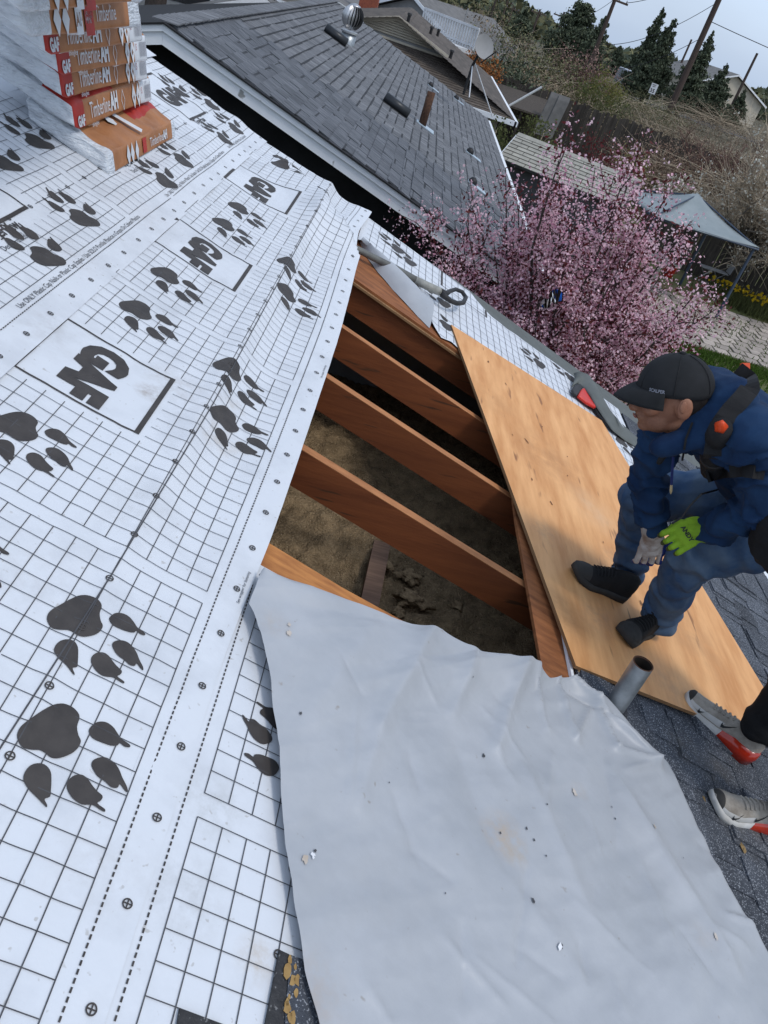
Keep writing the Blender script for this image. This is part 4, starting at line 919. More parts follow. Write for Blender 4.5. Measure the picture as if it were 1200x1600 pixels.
def arm_fold(p):
    d = .006*fbm(p, 7, 3)+.016*(.28-abs(fbm((p[0], p[1]*1.3, p[2]*.8), 6.5, 2)))
    for A_, B_ in ((rs_, rel), (rel, rwr), (ls_, lel), (lel, lwr)):
        ax = B_-A_; t = ((p-A_) @ ax)/(ax @ ax)
        if -.1 < t < 1.1 and np.linalg.norm(p-A_-ax*t) < .11: d += .009*(1-2*abs(sin(t*10+3*fbm(p, 9, 2))))
    return d
_, thood = blob('hoodie', hd, .008, 3, 'hoodie', w1, disp=arm_fold)
mk('drawstring', ribbon(thood, dense([(1082, 660), (1072, 685), (1066, 720)]), .006, .005), 'strap_black', w1)
# jeans
jb = B()
jb.capsule(h1, h2, .135, .135); jb.ell(pv+V3((.03, 0, -.02)), (.15, .17, .13))
jb.capsule(h1, k1, .105, .084); jb.capsule(k1, a1+(k1-a1)*.02, .082, .066); jb.capsule(h2, k2, .112, .092); jb.capsule(k2, a2+(k2-a2)*.02, .088, .068)
jb.ell(a1+(0, 0, -.01), (.074, .070, .03)); jb.ell(a2+(0, 0, -.01), (.078, .074, .03))
def jean_fold(p):
    d = .005*fbm(p, 8, 3)+.012*(.28-abs(fbm((p[0], p[1], p[2]*.7), 7, 2)))
    for A_, B_ in ((k1, a1), (k2, a2), (h1, k1), (h2, k2)):
        ax = B_-A_; t = ((p-A_) @ ax)/(ax @ ax)
        if -.1 < t < 1.15 and np.linalg.norm(p-A_-ax*t) < .13: d += (.004+.009*max(0, t-.55))*sin(t*26+6*fbm(p, 6, 2))+.004*exp(-(t/.15)**2)*sin(60*p[2])
    return d
_, tjean = blob('jeans', jb, .008, 2, ['denim', 'denim_dirt'], w1, disp=jean_fold)
# shoes: lofted sections from heel (t=0) to toe (t=1)
def shoe(parent, heel, toe, h0, side, L, spec, lab=None):
    """heel, toe: roof coordinates; spec: materials upper, sole front, sole back and heights"""
    A_, B_ = W(*heel, h0), W(*toe, h0); f = (B_-A_); f /= np.linalg.norm(f); n = NV.copy(); s = np.cross(n, f); o = A_
    def sec(t):
        wd_ = np.interp(t, [0, .06, .2, .45, .7, .88, .97, 1], [.012, .030, .036, .035, .047, .043, .026, .008])
        cen = np.interp(t, [0, .3, .7, 1], [0, .0, .006, -.004])*side
        top = np.interp(t, [0, .04, .12, .28, .42, .55, .72, .88, .97, 1], spec['top'])
        sol = np.interp(t, [0, .3, .5, .8, 1], spec['sole']); lift = np.interp(t, [0, .08, .25, .75, .9, 1], [.010, .002, 0, 0, .007, .020])
        return wd_, cen, top, sol, lift
    up, so = B(), B(); NT, NA = 44, 18; vu = []; vs = []
    for i in range(NT+1):
        t = i/NT; wd_, cen, top, sol, lift = sec(t); x = t*L
        for k in range(NA):
            a = pi*k/(NA-1); px = cos(a)*wd_*(1-.34*sin(a)**2*(1 if t < .5 else .55)); pz = sol+lift*.6+(max(top-sol, .002))*sin(a)**.8
            q = o+f*x+s*(cen+px)+n*pz; q = q+n*.0015*fbm(q, 60, 2); vu.append(q)
        flare = spec.get('flare', 1.06)
        for px, pz in ((1, 0), (1.02, .55), (.97, 1), (.5, 1.02), (-.5, 1.02), (-.97, 1), (-1.02, .55), (-1, 0)):
            k = flare if pz < .9 else 1.02; ex = 0
            if t < .12: ex = -(spec.get('heel', .0))*(1-t/.12)*(1-abs(pz-.4))
            vs.append(o+f*(x+ex)+s*(cen+px*wd_*k+px*.003)+n*(lift+(sol)*pz))
    mu = [(i*NA+k, i*NA+k+1, (i+1)*NA+k+1, (i+1)*NA+k) for i in range(NT) for k in range(NA-1)]
    up.add(vu, [q[::-1] for q in mu])
    for i in range(NT):
        m = 1 if (i+.5)/NT < spec['red_t'] else 0
        for k in range(8): so.add([vs[i*8+k], vs[i*8+(k+1) % 8], vs[(i+1)*8+(k+1) % 8], vs[(i+1)*8+k]], [(3, 2, 1, 0)], m)
    so.add(vs[:8], [tuple(range(8))], 1 if spec['red_t'] > 0 else 0); so.add(vs[-8:], [tuple(range(8))[::-1]], 0)
    sh = mk('shoe', up, spec['upper'], parent, smooth=True, label=lab)
    so_o = mk('sole', so, spec['solem'], sh)
    bm = bmesh.new(); bm.from_mesh(so_o.data); bmesh.ops.remove_doubles(bm, verts=bm.verts[:], dist=.0003); bm.to_mesh(so_o.data); bm.free(); so_o.data.polygons.foreach_set('use_smooth', [True]*len(so_o.data.polygons))
    def sp(t, a, e=.002):
        wd_, cen, top, sol, lift = sec(t); an = radians(a); px = cos(an)*(wd_+e)*(1-.34*sin(an)**2*(1 if t < .5 else .55)); pz = sol+lift*.6+(top-sol+e)*sin(an)**.8
        return o+f*t*L+s*(cen+px)+n*pz
    return sh, sp
BLK = dict(upper='shoe_black', solem=['shoe_sole', 'shoe_sole'], red_t=0, top=[.085, .11, .125, .125, .115, .095, .072, .058, .045, .028], sole=[.034, .032, .028, .028, .028])
for hl, te, sd in (((2.478, 1.812), (2.430, 1.518), 1), ((P(1034, 975, .03)), (P(967, 1001, .03)), -1)):
    hl = np.array(hl); te = np.array(te); dd = (te-hl)/np.linalg.norm(te-hl); hl = te-dd*.295
    sh, sp = shoe(w1, hl, te, .030, sd, .295, BLK)
    for k in range(6):
        t = .50+.045*k; mk('lace', B().tube([sp(t, a, .004) for a in (48, 65, 80, 95, 110, 130)], .0028, 6), 'strap_black', sh)
    mk('toe_cap', B().grid(lambda a, b: sp(.80+.195*a, 4+172*b, .0025), 8, 16), 'shoe_sole', sh, smooth=True)
    mk('lace_end', B().tube([sp(.52, 90, .006), sp(.50, 110, .012), sp(.48, 130, .02), sp(.45, 150, .025)], .0025, 5), 'strap_black', sh)
# gloves
def hand(name, wr, axes, palm, fingers, thumb, mats, matf, lab):
    b = B(); b.capsule(wr, palm, .037, .030); M = np.stack(axes, 1); b.ell(palm, (.050, .043, .021), M, 16, 10); b.ell(palm+axes[0]*.022, (.036, .043, .019), M, 16, 10)
    for fs in fingers+[thumb]:
        for (p, r), (q, r2) in zip(fs, fs[1:]): b.capsule(p, q, r*.86, r2*.88, 10)
    return blob(name, b, .0021, 2, mats, w1, disp=lambda p: .0012*fbm(p, 45, 3), matf=matf)
fdir = (DN*.86+FW*.50); fdir /= np.linalg.norm(fdir); acr = RT-fdir*(RT @ fdir); acr /= np.linalg.norm(acr); nrm = np.cross(acr, fdir)
if nrm @ FW > 0: nrm = -nrm
pr_ = at(1019, 848, 2.66)
fg = []
for k, (l1, l2) in enumerate(((.036, .028), (.042, .033), (.046, .034), (.040, .030))):
    b0_ = pr_+fdir*.042+acr*(k-1.5)*.0228; m_ = b0_+fdir*l1+acr*(k-1.5)*.003-nrm*.006; e_ = m_+fdir*l2*.55-nrm*l2*.85; fg.append([(b0_-fdir*.02, .0125), (b0_, .0125), (m_, .0115), (e_, .0095)])
tb = pr_+acr*.034-fdir*.012; th_ = [(tb-acr*.02, .015), (tb+acr*.012+fdir*.022-nrm*.01, .0145), (tb+acr*.016+fdir*.056-nrm*.016, .0135), (tb+acr*.008+fdir*.080-nrm*.02, .011)]
tips = lambda p: 1 if ((p-pr_) @ fdir > .084 or ((p-pr_) @ acr > .036 and (p-pr_) @ fdir > .006)) else 0
_, tglove = hand('glove', rwr, (fdir, acr, nrm), pr_, fg, th_, ['glove_grey', 'glove_blue'], tips, 'dirty grey glove with blue fingertips')
bpy.data.objects['glove']['label'] = 'dirty grey knit glove with dark blue fingertips'
fd2 = -RT*.80+DN*.52+FW*.28; fd2 /= np.linalg.norm(fd2); ac2 = DN*.80+RT*.52-FW*.2; ac2 -= fd2*(ac2 @ fd2); ac2 /= np.linalg.norm(ac2); nr2 = np.cross(ac2, fd2)
if nr2 @ FW > 0: nr2 = -nr2
pl_ = at(1083, 829, 2.47); fg = []
for k, (l1, l2) in enumerate(((.043, .030), (.047, .033), (.043, .031), (.034, .026))):
    b0_ = pl_+fd2*.038+ac2*(k-1.5)*.0228; m_ = b0_+fd2*l1*.9-nr2*.005+ac2*(k-1.5)*.002; e_ = m_+fd2*l2*.5-nr2*l2*.85; fg.append([(b0_-fd2*.02, .0125), (b0_, .0125), (m_, .0115), (e_, .010)])
tb = pl_-ac2*.036-fd2*.005; th_ = [(tb+ac2*.015, .014), (tb-ac2*.008+fd2*.03-nr2*.014, .0135), (tb-ac2*.004+fd2*.065-nr2*.022, .011)]
g2, tgl2 = hand('glove', lwr, (fd2, ac2, nr2), pl_, fg, th_, ['glove_green', 'glove_dark'], lambda p: 1 if ((p-pl_) @ fd2 > .094 or (p-pl_) @ nr2 < -.014) else 0, '')
g2['label'] = 'lime green work glove with dark fingertips and black lettering'
v, f = text2d('ANDY', .019, .0007, 1.0); w_ = max(p[0] for p in v)
def gl(x, y):
    p = pl_+fd2*(.026-y*1.)+ac2*(x-w_/2); h = tgl2.ray_cast(Vector(p+nr2*.08), Vector(-nr2)); return (np.array(h[0]) if h[0] is not None else p)+nr2*.0015
v, f = cut2d(v, f, .008); mk('lettering', B().add([gl(x, y) for x, y in v], f), 'rubber', g2)
# harness, pouch, pencil, belt bag, cord
mk('harness_strap', ribbon(thood, dense([(1150, 578), (1168, 592), (1172, 607), (1160, 622), (1143, 640), (1128, 660), (1118, 690), (1112, 722)]), .050, .008), 'strap_black', w1)
mk('harness_strap', ribbon(thood, dense([(1104, 745), (1130, 738), (1160, 735), (1195, 740)]), .035, .008), 'strap_black', w1)
c0, c1 = on(thood, 1126, 668, .03), on(thood, 1112, 735, .03)
po = mk('radio_pouch', B().tube([c0+(c1-c0)*k/6 for k in range(7)], [.030, .036, .038, .038, .038, .037, .032], 14), 'strap_black', w1, smooth=True)
mk('pouch_band', B().tube([c0+(c1-c0)*.30, c0+(c1-c0)*.36], .0395, 14), 'rubber', po, smooth=True); mk('pouch_band', B().tube([c0+(c1-c0)*.62, c0+(c1-c0)*.68], .0395, 14), 'rubber', po, smooth=True)
dd = (c0-c1)/np.linalg.norm(c0-c1)
mk('knife_grip', B().tube([c0-dd*.01, c0+dd*.012, c0+dd*.026, c0+dd*.034], [.020, .017, .011, .005], 5), 'orange_red', po, smooth=True)
c0 = on(thood, 1178, 572, .015); mk('strap_clip', B().box(on(thood, 1164, 573, .012), (RT*.012, DN*.010, FW*.006)), 'orange_red', w1)
p0, p1 = at(1052, 712, 2.30), at(1048, 772, 2.36)
pc = mk('pencil', B().tube([p0, p0+(p1-p0)*.75], .0042, 6), 'pencil_blue', w1); mk('pencil_tip', B().tube([p0+(p1-p0)*.75, p0+(p1-p0)*.92, p1], [.0042, .0042, .001], 6), 'pencil_wood', pc)
kb = B().capsule(at(1056, 680, 2.29), at(1052, 708, 2.30), .016, .012).capsule(at(1045, 700, 2.3), at(1030, 722, 2.33), .012, .009); blob('lanyard_clip', kb, .004, 1, 'strap_black', w1)
bb = B(); bb.capsule(at(1222, 815, 2.22), at(1200, 850, 2.28), .07, .055); bb.capsule(at(1200, 850, 2.28), at(1192, 868, 2.30), .04, .03); bb.capsule(at(1215, 860, 2.25), at(1212, 885, 2.28), .05, .03)
blob('tool_pouch', bb, .008, 3, 'pants_black', w1, disp=lambda p: .006*fbm(p, 20, 3))
mk('cord', B().tube([on(thood, 1122, 765, .01), at(1096, 772, 2.36), at(1078, 790, 2.38), at(1066, 808, 2.40), at(1050, 818, 2.42)], .0032, 6), 'rubber', w1)
# --- the second worker, only lower legs in view
w2 = thing('person', W(1.85, 2.25, 0), 'person cut by the right edge, in black trousers and grey sneakers with red heels', 'person', 'roofers')
SN = dict(upper='shoe_knit', solem=['shoe_white', 'shoe_red'], red_t=.46, top=[.092, .108, .116, .112, .100, .086, .070, .058, .048, .032], sole=[.064, .058, .036, .026, .022], flare=1.10, heel=.014)
tA, hA = np.array(P(1068, 1086, .03)), np.array(P(1158, 1186, .02)); hA = tA+(hA-tA)/np.linalg.norm(hA-tA)*.30
tB, hB = np.array(P(1106, 1252, .02)), np.array(P(1216, 1302, .02)); hB = tB+(hB-tB)/np.linalg.norm(hB-tB)*.30
SW = [(0, .0), (.10, -.016), (.26, -.020), (.62, -.004), (1.0, .03), (.60, -.013), (.30, -.034), (.10, -.034), (0, -.018)]
def swoosh(sp, sh, t0, L_, a0, sgn, m='rubber'):
    v = []
    for x, y in SW: v.append(sp(t0+L_*x, a0+sgn*y*600, .0032))
    mk('swoosh', B().add(v, [tuple(range(len(v)))]), m, sh)
ank = []
for (hl, te, sd, lab) in ((hA, tA, -1, 'sneaker on the edge of the plywood'), (hB, tB, 1, 'sneaker on the dark shingles')):
    sh, sp = shoe(w2, hl, te, .010 if sd > 0 else .016, sd, .30, SN, lab)
    for s0 in (1, -1):
        a0 = 28 if s0 > 0 else 152
        swoosh(sp, sh, .52, -.16, a0, s0); swoosh(sp, sh, .80, -.10, a0-8*s0, s0)
        mk('side_panel', B().grid(lambda a, b: sp(.50+.46*a, (3+24*b*(1-.3*a)) if s0 > 0 else 177-24*b*(1-.3*a), .0015), 12, 4), 'shoe_white', sh, smooth=True)
    for k in range(5):
        t = .46+.055*k; mk('lace', B().tube([sp(t, a, .003) for a in (55, 72, 90, 108, 125)], .0032, 6), 'shoe_knit', sh)
    mk('toe_bumper', B().grid(lambda a, b: sp(.93+.068*a, 2+176*b, .002), 4, 14), 'shoe_sole', sh, smooth=True)
    ank.append(sp(.20, 90, 0)+NV*.02)
aA, aB = ank
kA, kB = at(1262, 1040, 2.62), at(1290, 1200, 2.34)
kA = aA+(kA-aA)/np.linalg.norm(kA-aA)*.43; kB = aB+(kB-aB)/np.linalg.norm(kB-aB)*.43
hip = (kA+kB)/2+V3((.22, -.12, .38)); hA_, hB_ = hip+V3((.0, .1, 0)), hip+V3((0, -.1, 0)); nk2 = hip+V3((-.10, 0, .50))
pb = B(); 
for h_, k_, a_ in ((hA_, kA, aA), (hB_, kB, aB)): pb.capsule(h_, k_, .10, .08); pb.capsule(k_, a_+(k_-a_)*.05, .082, .074); pb.ell(a_+(0, 0, .0), (.078, .078, .035))
pb.capsule(hA_, hB_, .13, .13)
blob('trousers', pb, .009, 3, 'pants_black', w2, disp=lambda p: .010*fbm(p, 9, 3)+.006*sin(40*p[2]+4*fbm(p, 7, 2)))
bd = B()
for h_, k_, a_ in ((hA_, kA, aA), (hB_, kB, aB)): bd.capsule(h_, k_, .07, .055); bd.capsule(k_, a_, .052, .038)
bd.capsule(hip, nk2, .11, .11); bd.capsule(nk2, nk2+V3((-.03, 0, .12)), .055, .05); hd2 = nk2+V3((-.06, 0, .22)); bd.ell(hd2, (.095, .075, .115)); bd.ell(hd2+V3((-.09, 0, -.03)), (.02, .013, .02))
sA, sB = nk2+V3((0, .2, -.04)), nk2+V3((0, -.2, -.04)); bd.capsule(sA, sB, .06, .06)
for s_, q in ((sA, .05), (sB, -.05)): e_ = s_+V3((.02, q, -.28)); bd.capsule(s_, e_, .045, .04); bd.capsule(e_, e_+V3((-.12, 0, -.22)), .038, .03); bd.ell(e_+V3((-.15, 0, -.28)), (.03, .02, .06))
blob('body', bd, .008, 3, 'skin', w2)
jb = B(); jb.capsule(hip, nk2, .16, .15); jb.capsule(sA, sB, .085, .085)
for s_, q in ((sA, .05), (sB, -.05)): e_ = s_+V3((.02, q, -.28)); jb.capsule(s_, e_, .075, .065); jb.capsule(e_, e_+V3((-.10, 0, -.19)), .06, .05)
blob('jacket', jb, .012, 3, 'pants_black', w2, disp=lambda p: .008*fbm(p, 8, 3))
mk('hair', B().ell(hd2+V3((.02, 0, .03)), (.095, .082, .10)), 'hair', w2, smooth=True)
# ---------------------------------------------------------------- ground, patio, road
def gz(x, y): return 2.1*sst(46, 64, y)*1.0
def gnd(a, b):
    r = 6+((b)**3)*1500-10*(1-b); 
    return (0, 0, 0)
xs = [-900, -400, -200, -120, -80, -60, -45, -35, -28, -22, -18, -14, -10, -6, -2, 2, 6, 10, 14, 18, 22, 28, 35, 45, 60, 80, 120, 200, 400, 900]
ys = [-200, -60, -20, -8, 0, 6, 12, 18, 24, 30, 36, 42, 46, 48, 50, 52, 54, 56, 58, 60, 62, 64, 68, 75, 90, 120, 200, 400, 900, 2000]
bb = B(); bb.add([(x, y, gz(x, y)-.01) for y in ys for x in xs], [(j*len(xs)+i, j*len(xs)+i+1, (j+1)*len(xs)+i+1, (j+1)*len(xs)+i) for j in range(len(ys)-1) for i in range(len(xs)-1)])
bb.m = [1 if k//(len(xs)-1) >= 11 else 0 for k in range(len(bb.f))]
tag(mk('ground', bb, ['ground_grass', 'hill'], smooth=True), 'green and brown yard ground', 'ground', None, 'structure').pop('category', None)
bb = B(); bb.add([(x, y, gz(x, y)+.02) for y, x in ((76, -60), (76, 90), (84, 90), (84, -60))], [(0, 1, 2, 3)])
o = mk('road', bb, 'road', kind='structure')
# paver patio whose near edge runs along the grass strip
pat = mk('patio', B().abox(4.6, 13.4, 18.7, 23.4, -.02, .012), 'dirt', None, (9, 21, 0), kind='structure')
pb_ = B().abox(9-.205, 9.205, 21-.205, 21.205, -.02, .02); p0 = mk('paver', pb_, 'paver', pat)
first = True
for j in range(11):
    for i in range(21):
        x = 4.9+i*.41+(.2 if j % 2 else 0); y = 18.95+j*.41-.30*(x-8)*.25*0
        if first: c = p0; first = False
        else: c = inst(p0, pat, (0, 0, 0))
        c.location = (x-9, y-21, .010+random.uniform(-.008, .008)); c.rotation_euler = (random.uniform(-.02, .02), random.uniform(-.02, .02), random.uniform(-.04, .04)); c.scale = (random.uniform(.82, .90), random.uniform(.82, .90), 1)
def blades(n, fn, h, m, name, w=.018):
    C = np.array([fn() for _ in range(n)]); a = RNG.random(n)*2*pi; d = np.stack([np.cos(a), np.sin(a), 0*a], 1)*w; hh = (h*(.5+RNG.random(n)))[:, None]; ln = RNG.normal(size=(n, 3))*[.3, .3, 0]
    V = np.stack([C-d, C+d, C+d*.2+(np.array([0, 0, 1])+ln)*hh, C-d*.2+(np.array([0, 0, 1])+ln)*hh], 1)
    o = quads_mesh(name, V, m, kind='stuff'); o['label'] = name.replace('_', ' ')+' by the patio'; return o
def gpatch():
    r = random.random()
    if r < .72: x = random.uniform(5, 14); return (x, 18.6-abs(random.gauss(0, .7)), 0)
    if r < .93: return (random.uniform(4, 8.5), random.uniform(12, 18.5), 0)
    x = 4.9+.41*random.randint(0, 22)+random.gauss(0, .03); y = random.uniform(18.7, 22.8); 
    if random.random() < .6: x, y = random.uniform(8, 13), 18.75+.41*random.randint(0, 9)+random.gauss(0, .03)
    return (x, y, 0)
blades(9000, gpatch, .09, 'grass', 'grass')
# ---------------------------------------------------------------- neighbouring house with the slate grey roof
YN = 9.0; NX, NZ = -2.5, 4.16; q = math.atan(.31); SN_ = np.array([cos(q), 0, -sin(q)]); NN_ = np.array([sin(q), 0, cos(q)]); LN = (2.10-NX)/cos(q)
nh = thing('neighbour_house', (NX, 16, 0), 'next door low house, black walls, white rake boards and slate grey shingle roof', 'house')
nb = base_of(nh); Nw = lambda s, y, h=0: np.array([NX, y, NZ])+SN_*s+NN_*h
YE = 23.7
mk('wall', B().prism([(NX-4.3, YN+.45, 0), (NX+4.25, YN+.45, 0), (NX+4.25, YN+.45, 2.72), (NX, YN+.45, NZ-.12), (NX-4.3, YN+.45, 2.72)], (0, .15, 0)), 'wall_black', nh)
mk('wall', B().abox(NX-4.3, NX+4.25, YN+.62, YE-.4, 0, 2.6), 'wall_black', nh)
bs = B()
for k in range(15): bs.abox(NX-4.3+k*.6, NX-4.28+k*.6, YN+.43, YN+.449, 0, 2.7)
mk('siding_batten', bs, 'wall_black', nh, kind='stuff')
for sg in (1, -1):
    S_ = np.array([sg*cos(q), 0, -sin(q)]); N_ = np.array([sg*sin(q), 0, cos(q)]); Q = lambda s, y, h: np.array([NX, y, NZ])+S_*s+N_*h
    def band(h0, h1, y0, y1): # mitred at the apex
        a, b = Q(LN, y0, h0), Q(LN, y0, h1); tn = math.tan(q)
        return B().prism([(NX+sg*.0008, y0, NZ+h0/cos(q)), a, b, (NX+sg*.0008, y0, NZ+h1/cos(q))], (0, y1-y0, 0))
    mk('roof_deck', band(-.08, -.02, YN, YE), 'roof_dark', nh)
    mk('rake_board', band(-.185, -.013, YN-.042, YN-.003), 'white_trim', nh)
    mk('rake_trim', band(-.070, -.014, YN-.064, YN-.044), 'white_trim', nh)
    mk('soffit', band(-.170, -.155, YN, YN+.44), 'wall_black', nh)
    mk('roof_edge', band(-.010, .006, YN-.085, YN-.001), 'roof_dark', nh)
mk('gutter', B().abox(NX+4.62, NX+4.72, YN, YE, 2.60, 2.71), 'white_trim', nh)
pr_b = B().box((.078, 0, .006), ((.081, 0, -.0022), (0, .163, 0), (0, 0, .0042)))
tabs = []
for k in range(3):
    o = mk('shingle', B().box((.078, 0, .006+.001*k), ((.081, 0, -.0040), (0, .1615, 0), (0, 0, .0052+.0015*k))), 'roof_blue', None); COL.objects.unlink(o); tabs.append(o)
far = B(); rows = int(LN/.145)
for r in range(rows+1):
    s = min(r*.145, LN-.13); y = YN+.02-(.165 if r % 2 else 0)+.05*noise.noise(Vector((r*.7, 0, 0))); n = 0
    while y < YE-.1:
        w = .325
        if y+w > YN-.04:
            if n < 9: c = inst(tabs[(r*3+n*5+int(7*random.random())) % 3], nh, Nw(s, y+w/2 if n else max(y+w/2, YN+.1), .004)-nb, (0, q-.0+random.uniform(-.004, .004), random.uniform(-.006, .006))); c.scale = (1, .985, random.uniform(.8, 1.5))
            else: far.box(Nw(s+.078, y+w/2, .010), (SN_*.081+NN_*.0040, (0, .1605, 0), NN_*.0055))
            n += 1
        y += w
mk('shingle', far, 'roof_blue_isl', nh, kind='stuff')
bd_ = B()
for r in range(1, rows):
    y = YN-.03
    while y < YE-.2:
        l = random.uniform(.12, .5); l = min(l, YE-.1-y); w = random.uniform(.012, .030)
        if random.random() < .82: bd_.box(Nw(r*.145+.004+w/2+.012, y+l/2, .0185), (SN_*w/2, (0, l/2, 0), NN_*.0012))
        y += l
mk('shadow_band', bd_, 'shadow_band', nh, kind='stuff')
cap_ = B()
for k in range(60): cap_.box((NX, YN+.12+k*.245, NZ+.018), ((.13, 0, 0), (0, .14, .006), (0, 0, .006)))
mk('ridge_cap', cap_, 'roof_blue_isl', nh, kind='stuff')
# things standing on that roof
def roofpt(x, y):
    d = ray(x, y); t = (NZ-5.2+math.tan(q)*NX)/(d[2]+math.tan(q)*d[0]); return CAM+d*t
b = roofpt(542, 68); t = thing('turbine_vent', b, 'silver spinning turbine vent on the slate grey roof next door', 'roof vent')
b = b-V3((0, 0, .12)); mk('base_pipe', B().tube([b+(0, 0, -.1), b+(0, 0, .30)], [.15, .14], 20), 'galv', t, smooth=True)
mk('collar', B().tube([b+(0, 0, .30), b+(0, 0, .33)], [.165, .165], 20), 'alu', t)
hd_ = mk('turbine_head', B().ell(b+(0, 0, .56), (.175, .175, .16), nu=20, nv=12), 'vent_black', t, smooth=True)
fi = B()
for k in range(20):
    a = 2*pi*k/20; pts = []
    for j in range(9):
        z = -.19+.38*j/8; rr = .205*sqrt(max(.05, 1-(z/.22)**2)); aa = a+.10*j/8
        pts.append((b+np.array([rr*cos(aa), rr*sin(aa), .56+z]), b+np.array([(rr-.028)*cos(aa+.20), (rr-.028)*sin(aa+.20), .56+z])))
    v = [x for p in pts for x in p]; fi.add(v, [(2*i, 2*i+1, 2*i+3, 2*i+2) for i in range(8)])
mk('fin', fi, 'alu', t, smooth=True); mk('crown', B().tube([b+(0, 0, .73), b+(0, 0, .76), b+(0, 0, .79)], [.11, .10, .02], 20), 'alu', t, smooth=True)
b = roofpt(659, 197); t = thing('plumbing_vent', b, 'rust brown vent pipe on the slate grey roof next door', 'vent pipe')
mk('pipe', B().tube([b, b+(0, 0, .52)], .065, 14), 'rust', t, smooth=True); mk('flashing', B().prism([b+SN_*sx+YV*sy+NN_*.018 for sx, sy in ((-.12, -.13), (.22, -.17), (.22, .17), (-.12, .13))], NN_*.012), 'flash_blue', t)
for (x, y), lab in (((522, 62), 'low black roof vent beside the silver turbine'), ((616, 172), 'low black roof vent beside the rust brown pipe')):
    b = roofpt(x, y); t = thing('box_vent', b, lab, 'roof vent', 'low box vents next door')
    mk('hood', B().tube([b+SN_*sx+NN_*.075 for sx in (-.23, -.22, .22, .23)], [.05, .085, .085, .05], 12), 'vent_metal', t, smooth=True); mk('flange', B().prism([b+SN_*sx+YV*sy+NN_*.016 for sx, sy in ((-.26, -.12), (.26, -.12), (.26, .12), (-.26, .12))], NN_*.006), 'vent_black', t)
for (x, y), lab in (((733, 241), 'small vent with pale flashing above the eave, the upper of two'), ((737, 289), 'small vent with pale flashing near the eave, the lower of two'), ((672, 136), 'small vent with pale flashing high on the roof, near the brown roof'), ((712, 156), 'small dark vent at the far edge of the slate grey roof')):
    b = roofpt(x, y); t = thing('flashed_vent', b, lab, 'roof vent', 'small flashed vents next door')
    mk('hood', B().tube([b+NN_*.0, b+(0, 0, .07), b+(0, 0, .11)], [.07, .065, .03], 12), 'vent_black', t, smooth=True)
    mk('flashing', B().prism([b+SN_*sx+YV*sy+NN_*.018 for sx, sy in ((-.08, -.09), (.24, -.14), (.22, .07), (-.08, .09))], NN_*.010), 'flash_blue', t)
# ---------------------------------------------------------------- brown hipped house behind it
h2_ = thing('brown_roofed_house', (-1, 31, 0), 'house with brown hipped roof and cream louvred gable end behind the grey roof', 'house')
hx0, hx1, hy0, hy1 = -5.6, 3.05, 25.4, 39.2; hz0 = 2.72; hxm = -.95; hzr = 4.15; gy = 27.2
mk('wall', B().abox(hx0+.4, hx1-.4, hy0+.5, hy1-.4, 0, hz0), 'wall_cream', h2_)
def courses(a, b, c, d, n, th=.02):
    """stepped roof face: a-b is the eave, d-c the top"""
    a, b, c, d = map(V3, (a, b, c, d)); nn = np.cross(b-a, d-a); nn /= np.linalg.norm(nn); nn = nn if nn[2] > 0 else -nn; bb = B()
    for k in range(n):
        p, q_ = k/n, (k+1)/n; A0, B0, A1, B1 = a+(d-a)*p, b+(c-b)*p, a+(d-a)*q_, b+(c-b)*q_; m = max(1, int(np.linalg.norm(B0-A0)/.9)); off = .5*(k % 2)
        cuts = sorted(set([0., 1.]+[min(1, max(0, (i+off)/m)) for i in range(m)]))
        for x0, x1 in zip(cuts, cuts[1:]):
            v = [A0+(B0-A0)*x0+nn*th, A0+(B0-A0)*x1+nn*th, A1+(B1-A1)*x1+nn*.004, A1+(B1-A1)*x0+nn*.004, A0+(B0-A0)*x0, A0+(B0-A0)*x1]; bb.add(v, [(0, 1, 2, 3), (4, 5, 1, 0)])
    return bb
g0, g1 = 1.0, 3.45   # gablet: base z and half-width at gy
gw = 1.55; gzb = hz0+(hzr-hz0)*(1-gw/(hx1-hxm)); 
mk('roof', courses((hx1, hy0, hz0), (hx1, hy1, hz0), (hxm, hy1, hzr), (hxm, gy-.25, hzr), 26), 'roof_brown', h2_, kind='stuff')
mk('roof', courses((hx0, hy1, hz0), (hx0, hy0, hz0), (hxm, gy-.25, hzr), (hxm, hy1, hzr), 26), 'roof_brown', h2_, kind='stuff')
mk('roof', courses((hx0, hy0, hz0), (hx1, hy0, hz0), (hxm+gw, gy+.15, gzb), (hxm-gw, gy+.15, gzb), 18), 'roof_brown', h2_, kind='stuff')
ga = mk('gable', B().prism([(hxm-gw, gy, gzb-.05), (hxm+gw, gy, gzb-.05), (hxm, gy, hzr-.05)], (0, .1, 0)), 'wall_grey', h2_)
for k in range(7):
    z0 = gzb+.06+k*.065; w = (gw-.25)*(1-(z0-gzb)/(hzr-gzb))
    if w > .1: mk('louvre', B().box((hxm, gy-.03, z0+.02), ((w, 0, 0), (0, .03, .018), (0, .006, -.012))), 'wall_cream', ga)
for s in (1, -1):
    mk('gable_trim', B().prism([(hxm+s*(gw+.15), gy-.06, gzb-.07), (hxm+s*(gw+.15), gy-.06, gzb+.04), (hxm, gy-.06, hzr+.03), (hxm, gy-.06, hzr-.10)], (0, .06, 0)), 'wall_cream', h2_)
mk('gable_trim', B().abox(hxm-gw, hxm+gw, gy-.06, gy-.005, gzb-.14, gzb-.02), 'wall_cream', h2_)
mk('gutter', B().abox(hx0, hx1+.06, hy0-.1, hy0, hz0-.12, hz0+.01), 'white_trim', h2_); mk('gutter', B().abox(hx1, hx1+.1, hy0-.1, hy1, hz0-.12, hz0+.01), 'white_trim', h2_)
